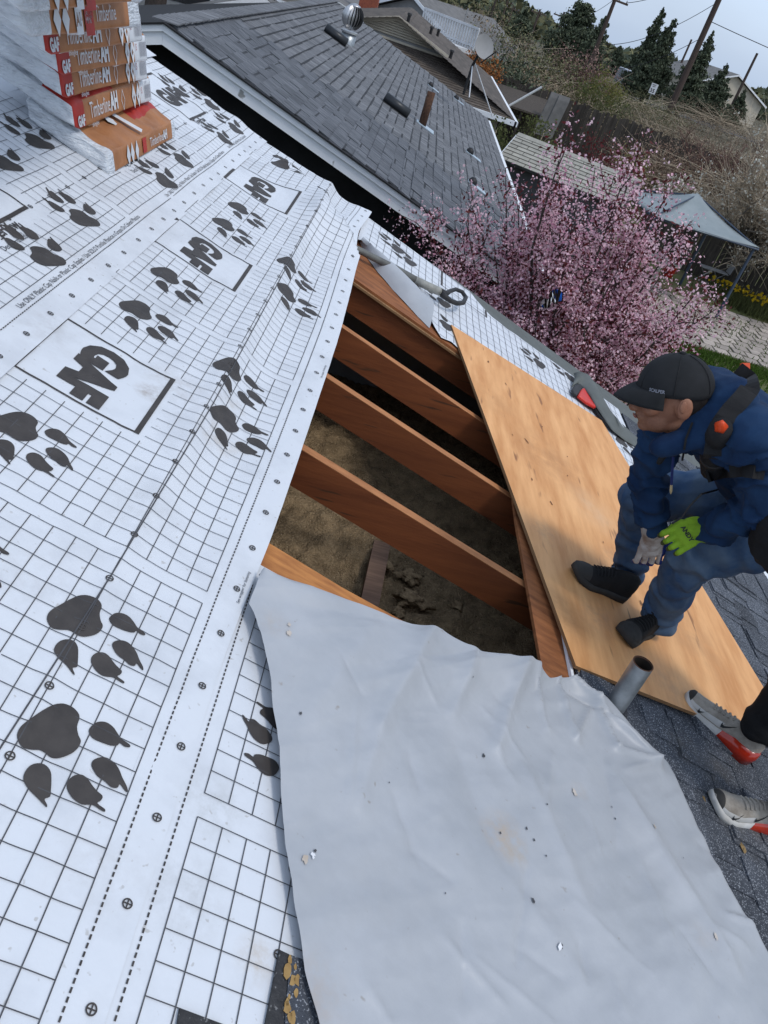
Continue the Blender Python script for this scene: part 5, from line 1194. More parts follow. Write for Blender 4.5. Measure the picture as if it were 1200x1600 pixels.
def on_plane(x, y, p, n):
    d = ray(x, y); return CAM+d*(((p-CAM) @ n)/(d @ n))
hn = np.array([(hzr-hz0), 0, (hx1-hxm)]); hn /= np.linalg.norm(hn); hp0 = V3((hx1, 30, hz0))
b = on_plane(724, 148, hp0, hn); t = thing('satellite_dish', b, 'grey satellite dish on a mast on the brown roof', 'satellite dish')
mk('mast', B().tube([b, b+(0, 0, .6), b+(.05, -.1, .85)], [.03, .03, .03], 8), 'vent_black', t); mk('mast_brace', B().tube([b+(.8, .3, -.25), b+(0, 0, .7)], .014, 6), 'wall_white', t); mk('mast_brace', B().tube([b+(.1, -.7, .05), b+(0, 0, .6)], .014, 6), 'wall_white', t)
dn_ = V3((.55, -.75, .35)); dn_ /= np.linalg.norm(dn_); du = np.cross(dn_, (0, 0, 1)); du /= np.linalg.norm(du); dv = np.cross(du, dn_); dc = b+(.08, -.2, 1.0)
mk('dish', B().grid(lambda a, c: dc+(du*cos(2*pi*a)*.27+dv*sin(2*pi*a)*.24)*c+dn_*(.06*c*c), 24, 6), 'wall_grey', t, smooth=True)
mk('feed_arm', B().tube([dc-dv*.3, dc+dn_*.45-dv*.15], .014, 6), 'vent_black', t)
for (x, y), lab in (((637, 35), 'black vent cluster high on the brown roof'), ((672, 54), 'small black vent on the brown roof'), ((683, 57), 'short black pipe on the brown roof'), ((703, 92), 'small black pipe vent low on the brown roof')):
    b = on_plane(x, y, hp0, hn); t = thing('roof_vent', b, lab, 'roof vent', 'vents on the brown roof'); mk('pipe', B().tube([b, b+(0, 0, .20)], .05, 8), 'vent_black', t); mk('cap', B().tube([b+(0, 0, .19), b+(0, 0, .25)], [.08, .06], 8), 'vent_black', t)
# ---------------------------------------------------------------- houses farther off
def house(x, y, w, d, zb, zw, zr, rot, lab, wall='wall_white', roof='roof_grey', name='far_house', axis='y', wins=3):
    t = thing(name, (x, y, zb), lab, 'house'); cr, sr = cos(rot), sin(rot); X = lambda a, b, c: np.array([x+a*cr-b*sr, y+a*sr+b*cr, zb+c])
    mk('wall', B().prism([X(-w/2, -d/2, 0), X(w/2, -d/2, 0), X(w/2, -d/2, zw), X(0, -d/2, zr-.1), X(-w/2, -d/2, zw)], X(0, d, 0)-X(0, 0, 0)), wall, t)
    for s in (1, -1): mk('roof', B().prism([X(0, -d/2-.4, zr), X(s*(w/2+.4), -d/2-.4, zw-.12), X(s*(w/2+.4), -d/2-.4, zw-.02), X(0, -d/2-.4, zr+.12)], X(0, d+.8, 0)-X(0, 0, 0)), roof, t)
    for s in (1, -1): mk('rake_trim', B().prism([X(0, -d/2-.46, zr-.06), X(s*(w/2+.4), -d/2-.46, zw-.20), X(s*(w/2+.4), -d/2-.46, zw-.02), X(0, -d/2-.46, zr+.10)], X(0, .05, 0)-X(0, 0, 0)), 'white_trim', t)
    for k in range(wins):
        a = (k+.5)/wins*w*.8-w*.4; f = mk('window', B().prism([X(a-.5, -d/2-.03, .9), X(a+.5, -d/2-.03, .9), X(a+.5, -d/2-.03, 1.9), X(a-.5, -d/2-.03, 1.9)], X(0, .06, 0)-X(0, 0, 0)), 'white_trim', t); mk('pane', B().prism([X(a-.42, -d/2-.045, .98), X(a+.42, -d/2-.045, .98), X(a+.42, -d/2-.045, 1.82), X(a-.42, -d/2-.045, 1.82)], X(0, .01, 0)-X(0, 0, 0)), 'glass_dark', f)
    return t, X
p = polar(700, 40, 52); t, X = house(p[0]+.2, p[1]+3, 7, 9, 0, 2.8, 4.4, -.55, 'grey roofed house with white balcony railing beyond the brown roof', 'wall_grey', 'roof_grey', wins=2)
ra = aty(662, 22, 47); rb = aty(737, 84, 44)
dk = thing('deck', (ra+rb)/2*[1, 1, 0], 'white railed raised deck beyond the brown roof', 'deck')
dv_ = rb-ra; dl = np.linalg.norm(dv_[:2]); dv_[2] = 0; sd_ = np.array([dv_[1], -dv_[0], 0])/dl*-1; za = min(ra[2], rb[2])-.05
A0 = np.array([ra[0], ra[1], za]); 
mk('platform', B().prism([A0, A0+dv_, A0+dv_+sd_*-2.5, A0-sd_*2.5], (0, 0, .18)), 'wall_white', dk)
mk('rail', B().box(A0+dv_/2+(0, 0, 1.1), (dv_/2, sd_*.05, (0, 0, .05))), 'wall_white', dk); mk('rail', B().box(A0+dv_/2+(0, 0, .35), (dv_/2, sd_*.04, (0, 0, .04))), 'wall_white', dk)
nb_ = 22
bp0 = None
for k in range(nb_+1):
    bb = B().box(A0+dv_*k/nb_+(0, 0, .65), (dv_/dl*.04, sd_*.03, (0, 0, .45))); mk('baluster', bb, 'wall_white', dk)
for k in (0, .5, 1): mk('post', B().box(A0+dv_*k-sd_*.2+(0, 0, -za/2), (dv_/dl*.07, sd_*.07, (0, 0, za/2))), 'wall_white', dk)
# left background: chimney house, white garage, cars, trunks
p = polar(545, 8, 44); t, X = house(p[0]-1.5, 46, 9.5, 9, 0, 2.55, 3.6, 0, 'low grey roofed house with white gutter and red brick chimney, far left', 'wall_cream', 'roof_grey', wins=3)
mk('gutter', B().abox(p[0]-6.6, p[0]+3.6, 41.0, 41.1, 2.5, 2.75), 'white_trim', t)
c = aty(573, 20, 43.5); ch = mk('chimney', B().abox(c[0]-.42, c[0]+.42, 43.1, 43.9, 2.2, 4.9), 'brick_red', t)
p = polar(352, 20, 30); house(p[0]+.3, p[1]+3, 4.2, 6, 0, 2.4, 3.3, .25, 'white garage past the slate grey roof', 'wall_white', 'roof_grey', 'garage', wins=1)
def car(x, y, rot, m, lab, zb=0, van=False):
    t = thing('parked_car', (x, y, zb), lab, 'car', 'cars parked beyond the roofs'); cr, sr = cos(rot), sin(rot); X = lambda a, b, c: np.array([x+a*cr-b*sr, y+a*sr+b*cr, zb+c])
    prof = [(-2.2, .35), (-2.25, .8), (-2.0, .92), (-1.1, .98), (-.5, 1.42), (.9, 1.46), (1.7, 1.0), (2.15, .9), (2.2, .4)] if not van else [(-2.4, .4), (-2.4, 1.0), (-1.5, 1.15), (-.9, 1.75), (2.2, 1.8), (2.4, 1.1), (2.4, .4)]
    o = mk('body', B().prism([X(a, -.85, c) for a, c in prof], X(0, 1.7, 0)-X(0, 0, 0)), m, t); md = o.modifiers.new('b', 'BEVEL'); md.width = .09; md.segments = 3
    for s in (-1, 1):
        mk('side_window', B().prism([X(a, s*.862, c) for a, c in ((-.85, 1.02), (-.42, 1.36), (.82, 1.39), (1.35, 1.02))], X(0, s*.012, 0)-X(0, 0, 0)), 'glass_dark', t)
        for a in (-1.4, 1.4):
            wl = mk('wheel', B().tube([X(a, s*.70, .33), X(a, s*.90, .33)], .33, 16), 'rubber', t); mk('rim', B().tube([X(a, s*.89, .33), X(a, s*.915, .33)], .19, 10), 'alu', wl)
    mk('windscreen', B().prism([X(-1.08, -.7, 1.02), X(-1.08, .7, 1.02), X(-.56, .62, 1.42), X(-.56, -.62, 1.42)], X(-.02, 0, .02)-X(0, 0, 0)), 'glass_dark', t)
    for s in (-.6, .6): mk('headlight', B().box(X(-2.25, s, .68), (X(.03, 0, 0)-X(0, 0, 0), X(0, .18, 0)-X(0, 0, 0), (0, 0, .07))), 'sign_white', t)
for x, y, r, m, rt, lab in ((226, 12, 31, 'car_dark', .5, 'dark parked car nearest the bundles, past the grey roof'), (272, 12, 31, 'car_silver', .4, 'silver parked car between a dark and a navy one'), (309, 6, 33, 'car_navy', .4, 'navy parked car beside the white garage')):
    p = polar(x, y, r); car(p[0], p[1], rt, m, lab, zb=max(0, p[2]-.75))
p = polar(978, 152, 92); car(p[0], p[1], pi/2+.25, 'car_white', 'pale vehicle on the road beyond the fence', zb=2.1, van=True)
p = polar(1094, 155, 118); house(p[0], p[1], 11, 9, 2.1, 2.6, 4.6, .35, 'far house with lilac grey roof right of the leaning pole', 'wall_cream', 'roof_grey', wins=2)
# ---------------------------------------------------------------- fences, shed, gazebo
def fence(p0, p1, zt, zb, lab, bw=.16):
    p0, p1 = V3(p0), V3(p1); d = p1-p0; l = np.linalg.norm(d); d /= l; s = np.array([d[1], -d[0], 0]); t = thing('wooden_fence', (p0[0], p0[1], zb), lab, 'fence'); an = atan2(d[1], d[0])
    bs_ = []
    for k in range(3):
        h = zt-zb-.06*k; bs_.append(mk('board', B().prism([(0, 0, 0), (bw*.94, 0, 0), (bw*.94, 0, h-.04), (bw*.8, 0, h), (bw*.14, 0, h), (0, 0, h-.04)], (0, .02, 0)), 'fence_wood', None)); COL.objects.unlink(bs_[-1])
    for k in range(int(l/bw)):
        inst(bs_[random.randrange(3)], t, d*k*bw+s*random.uniform(-.008, .008), (random.uniform(-.01, .01), random.uniform(-.012, .012), an+random.uniform(-.03, .03)))
    for z in (.35, (zt-zb)*.8): mk('rail', B().box(p0+d*l/2+s*-.05+(0, 0, zb+z-p0[2]), (d*l/2, s*.02, (0, 0, .05))), 'fence_wood', t)
    for k in range(int(l/2.4)+1): mk('post', B().box(p0+d*min(k*2.4, l)-s*.10+(0, 0, (zt+zb)/2-p0[2]), (d*.05, s*.05, (0, 0, (zt-zb)/2+.02))), 'fence_wood', t)
    return t
fence((3.2, 43, 0), (16.5, 39.5, 0), 2.75, 0, 'long dark weathered board fence across the back of the yard')
fence((8.4, 27.6, 0), (16, 24.4, 0), 1.9, 0, 'weathered board fence behind the canopy and the bare trees')
ladd = polar(857, 165, 40.2)
for k, (x, y) in enumerate(((857, 166), (869, 171))):
    p = polar(x, y, 41.0); mk_ = tag(mk('plank', B().box((p[0], p[1]-.6, 2.0), ((.26, 0, 0), (0, .03, .1), (.1, .12, .78))), 'roof_grey', None, (p[0], p[1], 0)), ('grey board leaning on the back fence, the left of two', 'grey board leaning on the back fence, the right of two')[k], 'board', 'boards leaning on the back fence')
p = polar(812, 148, 39); pl2 = tag(mk('pole', B().tube([(p[0]-.9, p[1], 1.3), (p[0]+.8, p[1], 3.0)], .05, 8), 'wall_white', None, (p[0], p[1], 0)), 'pale pole leaning by the corner of the brown roof', 'pole')
lt = thing('lean_to', (4.4, 41.5, 0), 'dark open lean-to frame against the back fence', 'shelter')
mk('roof', B().prism([(3.6, 40.2, 1.75), (6.4, 40.2, 1.75), (6.4, 42.2, 2.3), (3.6, 42.2, 2.3)], (0, 0, .08)), 'fence_wood', lt)
for x in (3.7, 5.0, 6.3): mk('post', B().abox(x-.06, x+.06, 40.3, 40.42, 0, 1.75), 'fence_wood', lt)
# shed
s0, s1 = atz(808, 211, 2.6), atz(1000, 286, 2.6); e0 = atz(815, 262, 2.05); rd = s1-s0; rl = np.linalg.norm(rd); rd /= rl; sl_ = e0-s0; sl_ -= rd*(sl_ @ rd); sll = np.linalg.norm(sl_); sl_ /= sll
sh_ = thing('garden_shed', (s0+s1)/2*[1, 1, 0], 'dark grey shed with a pale shingle roof behind the pink tree', 'shed'); sb = base_of(sh_)
sn = np.cross(rd, sl_); sn = sn if sn[2] > 0 else -sn; bk = V3((-sl_[0], -sl_[1], sl_[2]))
hz_ = np.array([sl_[0], sl_[1], 0]); hl_ = np.linalg.norm(hz_); hz_ /= hl_; run = sll*hl_
cor = [s0+rd*.15+hz_*(run-.2), s0+rd*(rl-.15)+hz_*(run-.2), s0+rd*(rl-.15)-hz_*(run-.2), s0+rd*.15-hz_*(run-.2)]
mk('wall', B().prism([np.array([c[0], c[1], 0]) for c in cor], (0, 0, 2.0)), 'wall_dark', sh_)
for e in (.16, rl-.16): mk('gable', B().prism([s0+rd*e-(0, 0, .06), s0+rd*e+hz_*(run-.2)-(0, 0, .62), s0+rd*e-hz_*(run-.2)-(0, 0, .62)], rd*.02), 'wall_dark', sh_)
mk('roof_deck', B().prism([s0, s1, s1+sl_*sll, s0+sl_*sll], -sn*.05), 'wall_dark', sh_); bsl = V3((-hz_[0], -hz_[1], 0))*hl_+(0, 0, sl_[2]); mk('roof_deck', B().prism([s0, s1, s1+bsl*sll, s0+bsl*sll], (0, 0, -.05)), 'roof_pale', sh_)
nr_ = 8; ex = sll/nr_
for r in range(nr_):
    x = -.25*(r % 2)
    while x < rl:
        w = .5; a, b = max(x, 0), min(x+w-.02, rl)
        if b-a > .05: mk('shingle', B().box(s0+rd*(a+b)/2+sl_*(r+.5)*ex+sn*.015, (rd*(b-a)/2, sl_*(ex/2-.003)+sn*.010, sn*.008)), 'roof_pale', sh_)
        x += w
mk('fascia', B().prism([s0-rd*.03, s0-rd*.03+sl_*sll, s0-rd*.03+sl_*sll-(0, 0, .12), s0-rd*.03-(0, 0, .12)], rd*.03), 'white_trim', sh_); mk('ridge_cap', B().box((s0+s1)/2+(0, 0, .03), (rd*rl/2, sl_*.08, sn*.01)), 'roof_pale', sh_)
# canopy
g = [atz(1022, 336, 2.1), atz(1187, 387, 2.1)]; gx = g[1]-g[0]; gx[2] = 0; gl_ = np.linalg.norm(gx); gx /= gl_; gy_ = np.array([-gx[1], gx[0], 0])
gcx = [g[0], g[1], g[1]+gy_*2.9, g[0]+gy_*2.9]; pk = (gcx[0]+gcx[2])/2+(0, 0, .62)
cn = thing('canopy_gazebo', (g[0]+gcx[2])/2*[1, 1, 0], 'grey hipped canopy on blue steel legs over the patio', 'gazebo')
cv = B()
for k in range(4):
    a, b = gcx[k], gcx[(k+1) % 4]; cv.grid(lambda i, j: (a+(b-a)*i)*(1-j)+pk*j-np.array([0, 0, .10*sin(pi*j)*1+.05*sin(pi*i)*(1-j)]), 10, 8)
o = mk('roof_panel', cv, 'canopy', cn, smooth=True); md = o.modifiers.new('t', 'SOLIDIFY'); md.thickness = .012
for k in range(4):
    a = gcx[k]; b = gcx[(k+1) % 4]; ft = np.array([a[0], a[1], 0]); ins_ = (pk-a)*[1, 1, 0]; ins_ = ins_/np.linalg.norm(ins_)*.12
    mk('leg', B().tube([ft+ins_, a+ins_-(0, 0, .05)], .045, 8), 'steel_blue', cn); mk('beam', B().tube([a+ins_-(0, 0, .06), b-(0, 0, .06)], .03, 6), 'steel_blue', cn); mk('rib', B().tube([a-(0, 0, .04), pk-(0, 0, .05)], .022, 6), 'steel_blue', cn)
# patio things
b = atz(1036, 407, .74); t = thing('round_table', b*[1, 1, 0], 'cream round garden table half hidden by pink blossom', 'table'); mk('table_top', B().tube([b, b+(0, 0, .04)], .55, 24), 'table_cream', t); mk('leg', B().tube([b*[1, 1, 0], b], .05, 8), 'table_cream', t); mk('base', B().tube([b*[1, 1, 0], b*[1, 1, 0]+(0, 0, .05)], .3, 16), 'table_cream', t)
b = atz(1042, 431, .0); t = thing('red_bucket', b, 'small red bucket on the patio by the pink blossom', 'bucket'); mk('pail', B().tube([b, b+(0, 0, .34)], [.15, .19], 16), 'pot_red', t); mk('rim', B().tube([b+(0, 0, .34), b+(0, 0, .37)], .2, 16), 'pot_red', t)
for (x, y, s, lab) in ((869, 463, 1, 'bright blue bucket glimpsed through the pink tree, the upper one'), (853, 472, .8, 'bright blue bucket glimpsed through the pink tree, the lower one')):
    b = aty(x, y, 13.5)-V3((0, 0, .0)); t = thing('blue_tub', b*[1, 1, 0], lab, 'tub', 'blue tubs behind the pink tree'); mk('stand', B().abox(b[0]-.15, b[0]+.15, b[1]-.15, b[1]+.15, 0, b[2]-.16), 'fence_wood', t); mk('tub', B().tube([b+(0, 0, -.15), b+(0, 0, .13)], [.10*s, .125*s], 14), 'toy_blue', t); mk('rim', B().tube([b+(0, 0, .12), b+(0, 0, .15)], .135*s, 14), 'toy_blue', t)
b = atz(1085, 436, 0); t = thing('folding_chair', b, 'low metal folding chair under the canopy by the fence', 'chair')
for s in (0, .45): mk('leg', B().tube([b+(s, 0, 0), b+(s+.5, .1, .45)], .016, 6), 'alu', t); mk('leg', B().tube([b+(s+.45, .1, 0), b+(s, 0, .45)], .016, 6), 'alu', t)
mk('seat', B().box(b+(.45, .05, .45), ((.45, 0, 0), (0, .22, 0), (0, 0, .012))), 'wall_grey', t); mk('backrest', B().box(b+(.95, .05, .62), ((.02, 0, .14), (0, .22, 0), (.01, 0, 0))), 'wall_grey', t)
# ---------------------------------------------------------------- plants
def limb_tree(base, h, tips, r0, fork, seed, sub=5, twig=.5, wob=.10):
    """trunk + limbs towards tips; returns (limb mesh builder, sample points on the outer limbs with directions)"""
    rs = random.Random(seed); b = B(); base = V3(base); fk = base+V3((0, 0, fork)); b.tube([base, base+(fk-base)*.5+(rs.uniform(-.03, .03), 0, 0), fk], [r0*1.25, r0, r0*.85], 9); pts = []
    for tp in tips:
        tp = V3(tp); m1 = fk+(tp-fk)*.35+V3((rs.gauss(0, wob), rs.gauss(0, wob), .12*h*rs.uniform(.2, 1)*.3)); m2 = fk+(tp-fk)*.7+V3((rs.gauss(0, wob), rs.gauss(0, wob), .05))
        path = [fk, m1, m2, tp]; b.tube(path, [r0*.45, r0*.28, r0*.14, r0*.04], 6)
        for k in range(sub):
            t = rs.uniform(.25, .97); seg = min(2, int(t*3)); p = path[seg]+(path[seg+1]-path[seg])*(t*3-seg); d = (tp-fk)/np.linalg.norm(tp-fk)+V3((rs.gauss(0, .55), rs.gauss(0, .55), rs.gauss(.1, .4))); d /= np.linalg.norm(d); e = p+d*twig*rs.uniform(.4, 1.1)
            b.tube([p, (p+e)/2+V3((rs.gauss(0, .03), rs.gauss(0, .03), .02)), e], [r0*.10, r0*.06, r0*.02], 4, cap=False); pts.append((p, e))
        pts.append((m1, m2)); pts.append((m2, tp))
    return b, pts
def along(pts, n, spread, lo=.15):
    L_ = np.array([np.linalg.norm(q-p) for p, q in pts]); idx = RNG.choice(len(pts), n, p=L_/L_.sum()); t = lo+(1.03-lo)*RNG.random(n)[:, None]; P0 = np.array([p for p, q in pts])[idx]; P1 = np.array([q for p, q in pts])[idx]
    return P0+(P1-P0)*t+RNG.normal(size=(n, 3))*spread
# the flowering plum between the houses
tb_ = (2.15, 7.75, 0); rs = random.Random(11); tips = []
for x, y in ((700, 430), (668, 352), (735, 285), (728, 345), (790, 262), (852, 262), (885, 213), (930, 262), (960, 275), (1003, 222), (985, 250), (1045, 300), (1080, 345), (1060, 400), (1120, 482), (1090, 455), (1070, 500), (990, 560), (700, 400), (760, 470), (680, 385), (905, 300), (1020, 330)): tips.append(aty(x, y, 7.75+rs.uniform(-.7, .6)))
for k in range(95):
    a = rs.uniform(0, 2*pi); z = rs.uniform(-.55, 1); rr = sqrt(max(.05, 1-z*z*.8)); tips.append(V3((2.0+1.25*rr*cos(a)*rs.uniform(.5, 1), 7.75+1.05*rr*sin(a)*rs.uniform(.5, 1), 2.95+1.05*z*rs.uniform(.75, 1.05))))
plum = thing('flowering_plum_tree', tb_, 'pink flowering plum tree with dark red leaves between the two houses', 'tree')
lb, pts = limb_tree(tb_, 4, tips, .085, 1.15, 3, sub=7, twig=.42, wob=.09); mk('trunk', lb, 'bark', plum)
C = along(pts, 29000, .07); C = np.repeat(C, 4, 0)+RNG.normal(size=(116000, 3))*.018
def open_gap(C):
    q = (C-CAM) @ RM.T; X, Y = 600+FPX*q[:, 0]/q[:, 2], 800+FPX*q[:, 1]/q[:, 2]; return C[(np.hypot(X-869, Y-463) > 12) & (np.hypot(X-853, Y-474) > 9)]
C = open_gap(C); deep = RNG.random(len(C)) < .20
quads_mesh('blossom', leaves(C, .023, .9, .3), ['petal_pink', 'petal_deep'], plum, kind='stuff', mi=deep.astype(int))
quads_mesh('foliage', leaves(open_gap(along(pts, 34000, .065)), .042, .42, .2), 'leaf_plum', plum, kind='stuff')
# bare trees with white blossom at the right
def bare(base, h, r0, fork, ntip, spread, seed, lab, nb, tw=.9, mt='twig', blossom='petal_white', bs=.05, sub=26, name='bare_tree', cat='tree', bark='bark_pale', group=None, low=.25, flat=1.):
    rs = random.Random(seed); base = V3(base); tips = []
    for k in range(ntip):
        a = rs.uniform(0, 2*pi); r = spread*sqrt(rs.random()); tips.append(base+V3((r*cos(a), r*sin(a)*flat, h*rs.uniform(low, 1)*(1-.25*(r/spread)**2))))
    t = thing(name, base, lab, cat, group); lb, pts = limb_tree(base, h, tips, r0, fork, seed, sub=4, twig=tw, wob=.06*h); mk('trunk', lb, bark, t)
    tb = B(); tp_ = []
    for p, q_ in pts:
        for k in range(sub//4):
            s = p+(q_-p)*rs.random(); d = (q_-p)/(np.linalg.norm(q_-p)+1e-6)*.6+V3((rs.gauss(0, .5), rs.gauss(0, .5), rs.gauss(.15, .45))); e = s+d*tw*rs.uniform(.4, 1.)
            w = np.cross(d, (rs.gauss(0, 1), rs.gauss(0, 1), rs.gauss(0, 1))); w = w/(np.linalg.norm(w)+1e-6)*.008; m_ = (s+e)/2+V3((rs.gauss(0, .05), rs.gauss(0, .05), .03))*tw
            w2 = np.cross(w, d); w2 = w2/(np.linalg.norm(w2)+1e-6)*.008
            tb.add([s-w, s+w, s+w2, m_-w*.8, m_+w*.8, m_+w2*.8, e], [(0, 1, 4, 3), (1, 2, 5, 4), (2, 0, 3, 5), (3, 4, 6), (4, 5, 6), (5, 3, 6)]); tp_.append((s, e))
    mk('twigs', tb, mt, t, kind='stuff')
    if nb: quads_mesh('blossom', leaves(along(tp_, nb, .03), bs*1.25, .9, .2), blossom, t, kind='stuff')
    return t
bare((11.6, 26.6, 0), 5.2, .10, 1.3, 46, 2.7, 21, 'bare tan tree with scattered white blossom behind the canopy', 3200, 1.0, sub=60)
bare((12.3, 24.3, 0), 4.6, .09, 1.2, 40, 2.2, 22, 'bare forked tree dotted with white blossom, nearest the right edge of the yard', 3200, .9, sub=56)
bare((17.0, 33, 0), 6.0, .10, 1.4, 44, 3.2, 23, 'tall loose white blossom tree whose top reaches into the sky at right', 2600, 1.1, sub=40)
bare((13.6, 36, 0), 4.0, .06, .3, 46, 2.6, 24, 'low tangle of red brown bare shrub in front of the back fence at right', 0, .9, mt='twig_red', sub=70, name='bare_shrub', cat='shrub', low=.2)
bare((17.5, 37.5, 0), 4.2, .06, .3, 50, 3.2, 25, 'wide tan bare thicket right of the red brown shrub', 150, 1.0, sub=70, name='bare_shrub', cat='shrub', low=.2)
bare((21.5, 45, .5), 5.0, .07, .4, 50, 4, 26, 'far bare thicket at the right edge below the sky', 100, 1.1, sub=60, name='bare_shrub', cat='shrub', low=.2)
bare((9.6, 29.0, 0), 2.4, .05, .3, 24, .8, 27, 'small white flowering bush peeping over the canopy roof', 1800, .5, bs=.06, sub=24, name='white_bush', cat='bush', low=.4)
# crowns of leaves
def crown(name, base, parts, n, size, m, lab, cat='tree', trunk=None, group=None, asp=.55, up=.3, tw=0, bark='bark'):
    """parts: list of (dx, dy, z, rx, ry, rz, share)"""
    base = V3(base); t = thing(name, base, lab, cat, group); Cs = []; tot = sum(p[6] for p in parts)
    for dx, dy, z, rx, ry, rz, sh in parts:
        k = int(n*sh/tot); nc = max(14, k//40); cl = RNG.normal(size=(nc, 3)); cl /= np.linalg.norm(cl, axis=1)[:, None]; cl *= (RNG.random(nc)**.45)[:, None]; j = RNG.integers(0, nc, k)
        Cs.append(base+np.array([dx, dy, z])+(cl[j]+RNG.normal(size=(k, 3))*.15)*[rx, ry, rz])
    top = max(p[2]+p[5]*.7 for p in parts)
    b = B(); b.tube([base, base+(0, 0, top*.5), base+(0, 0, top)], [trunk or .12, (trunk or .12)*.7, .02], 7)
    rs = random.Random(int(abs(base[0])*100)); 
    for k in range(tw):
        p = base+V3((0, 0, rs.uniform(.15, .8)*top)); q_ = parts[rs.randrange(len(parts))]; e = base+V3((q_[0]+rs.uniform(-1, 1)*q_[3], q_[1]+rs.uniform(-1, 1)*q_[4], q_[2]+rs.uniform(-.3, 1.1)*q_[5])); b.tube([p, (p+e)/2+(0, 0, .1), e], [.016, .011, .004], 4, cap=False)
    mk('trunk', b, bark, t); quads_mesh('crown', leaves(np.concatenate(Cs), size, asp, up), m, t, kind='stuff'); return t
def tall(x0, y0, x1, y1, r, wid, lab, m='leaf_dark', n=5000, size=.42, group=None, name='cypress_tree', zb=2.1, segs=9, taper=.88):
    """column of foliage whose top shows at (x0, y0) and whose foot shows at (x1, y1), r metres off"""
    f = polar(x1, y1, r); tp = polar(x0, y0, r); H = tp[2]-zb
    parts = []
    for k in range(segs):
        t = (k+.5)/segs; w = wid*.92*(1-taper*t**1.3)*(.75 if k == 0 else 1); parts.append((random.uniform(-.15, .15)*w, random.uniform(-.15, .15)*w, H*(.06+.9*t), w, w, H/segs*.75, w))
    crown(name, (f[0], f[1], zb), parts, int(n*2.0), size*.52, m, lab, trunk=.2, group=group, up=1.2)
tall(1022, 6, 985, 142, 84, 1.5, 'tall thin evergreen, left one of the pair by the speed sign', n=6000)
tall(1054, 28, 1005, 148, 82, 2.1, 'tall evergreen, right one of the pair by the speed sign', n=7500)
tall(1096, 44, 1062, 168, 80, 1.9, 'evergreen half hidden behind the leaning pole', n=5500, size=.4)
tall(1134, 100, 1098, 186, 88, 2.6, 'dark fir beside the lilac grey far roof', n=5500, taper=.95)
tall(1158, 138, 1140, 190, 95, 1.6, 'small fir between the far roof and the slim pole', n=2500, taper=.95)
tall(915, 2, 885, 92, 92, 3.4, 'large dark evergreen mass with ragged top, left of the tall pair', n=8500, size=.5, segs=8, taper=.75)
tall(945, 22, 915, 110, 88, 2.0, 'dark evergreen behind the bare pole', n=4000, size=.45)
tall(823, 12, 812, 48, 120, 2.4, 'small far conifer between distant utility poles', n=2600, size=.6, taper=.95)
tall(968, 72, 962, 96, 120, 2.6, 'distant conifer seen between two evergreens', n=1800, size=.6, taper=.9)
tall(778, -28, 762, 40, 62, 2.0, 'thin leafless tree with olive buds at the top of the photo', 'leaf_olive', n=900, size=.22, name='olive_tree', zb=1.5, taper=.4)
def bush(x, y, r, w, h, m, lab, n=3500, size=.16, zb=None, name='bush', group=None, tw=10, bark='twig'):
    w *= 1.25; h *= 1.15; n = int(n*1.7); size *= .8; p = polar(x, y, r); z0 = 0 if zb is None else zb; zc = p[2]-h*.4-z0
    crown(name, (p[0], p[1], z0), [(0, 0, max(zc, h*.4), w, w*.8, h*.6, 3), (w*.5, 0, max(zc, h*.4)-h*.25, w*.7, w*.6, h*.5, 1.5), (-w*.5, 0, max(zc, h*.4)-h*.2, w*.7, w*.6, h*.5, 1.5)], n, size, m, lab, 'bush', .06, group, tw=tw, bark=bark)
for x, y, r, w, h, m, lab in ((1085, 205, 47, 3.2, 2.0, 'leaf_brown', 'tan bramble mass above the right end of the back fence'), (1020, 190, 48, 2.6, 1.8, 'leaf_brown', 'tan bramble mass below the speed sign'), (1150, 215, 46, 3.4, 2.4, 'leaf_brown', 'tan bramble mass at the right edge below the slim pole'), (1110, 255, 38, 2.6, 2.4, 'leaf_rustbrown', 'red brown bramble in front of the fence at right'), (1180, 270, 34, 2.6, 2.6, 'leaf_brown', 'tan bramble behind the white blossom at the right edge'), (1040, 235, 39, 1.9, 1.7, 'leaf_rustbrown', 'red brown bramble in front of the middle of the fence'), (1000, 172, 62, 2.8, 1.2, 'leaf_olive', 'low olive scrub along the road below the vehicle'), (1130, 178, 70, 4.0, 1.8, 'leaf_brown', 'brown scrub below the lilac grey far roof')): bush(x, y, r, w, h, m, lab, 7000, .085, zb=gz(0, r), tw=60, name='bramble')
bush(790, 98, 44, 1.7, 2.8, 'leaf_dark', 'dark glossy evergreen bush beyond the brown roof', 6500, .17)
bush(757, 82, 42, .75, 1.6, 'leaf_rust', 'rust orange bush beside the satellite dish', 1600, .13)
bush(768, 40, 56, 2.4, 2.4, 'leaf_brown', 'tan brown bush left of the dark bush, under the sky', 2600, .16, zb=1.0, tw=40)
bush(812, 66, 54, 2.8, 2.6, 'leaf_olive', 'olive brown bush behind the dark glossy one', 3200, .17, zb=1.0, tw=40)
bush(850, 82, 56, 2.8, 2.4, 'leaf_olive', 'olive bush in the middle of the far hedge', 3000, .17, zb=1.2, tw=40)
bush(842, 118, 50, 2.4, 1.8, 'leaf_brown', 'low brown bush above the leaning grey boards', 3000, .15, zb=.4, tw=40)
bush(882, 105, 60, 2.2, 2.2, 'leaf_olive', 'olive bush left of the pinkish one', 2600, .17, zb=1.5, tw=30)
bush(918, 92, 58, 2.0, 2.6, 'leaf_pinkish', 'pinkish bare bush in the middle distance', 3200, .14, zb=1.5, tw=60, bark='twig_red')
bush(952, 120, 56, 1.2, 2.2, 'leaf_yellow', 'yellow green bush right of the pinkish one', 2600, .15, zb=1.2, tw=16)
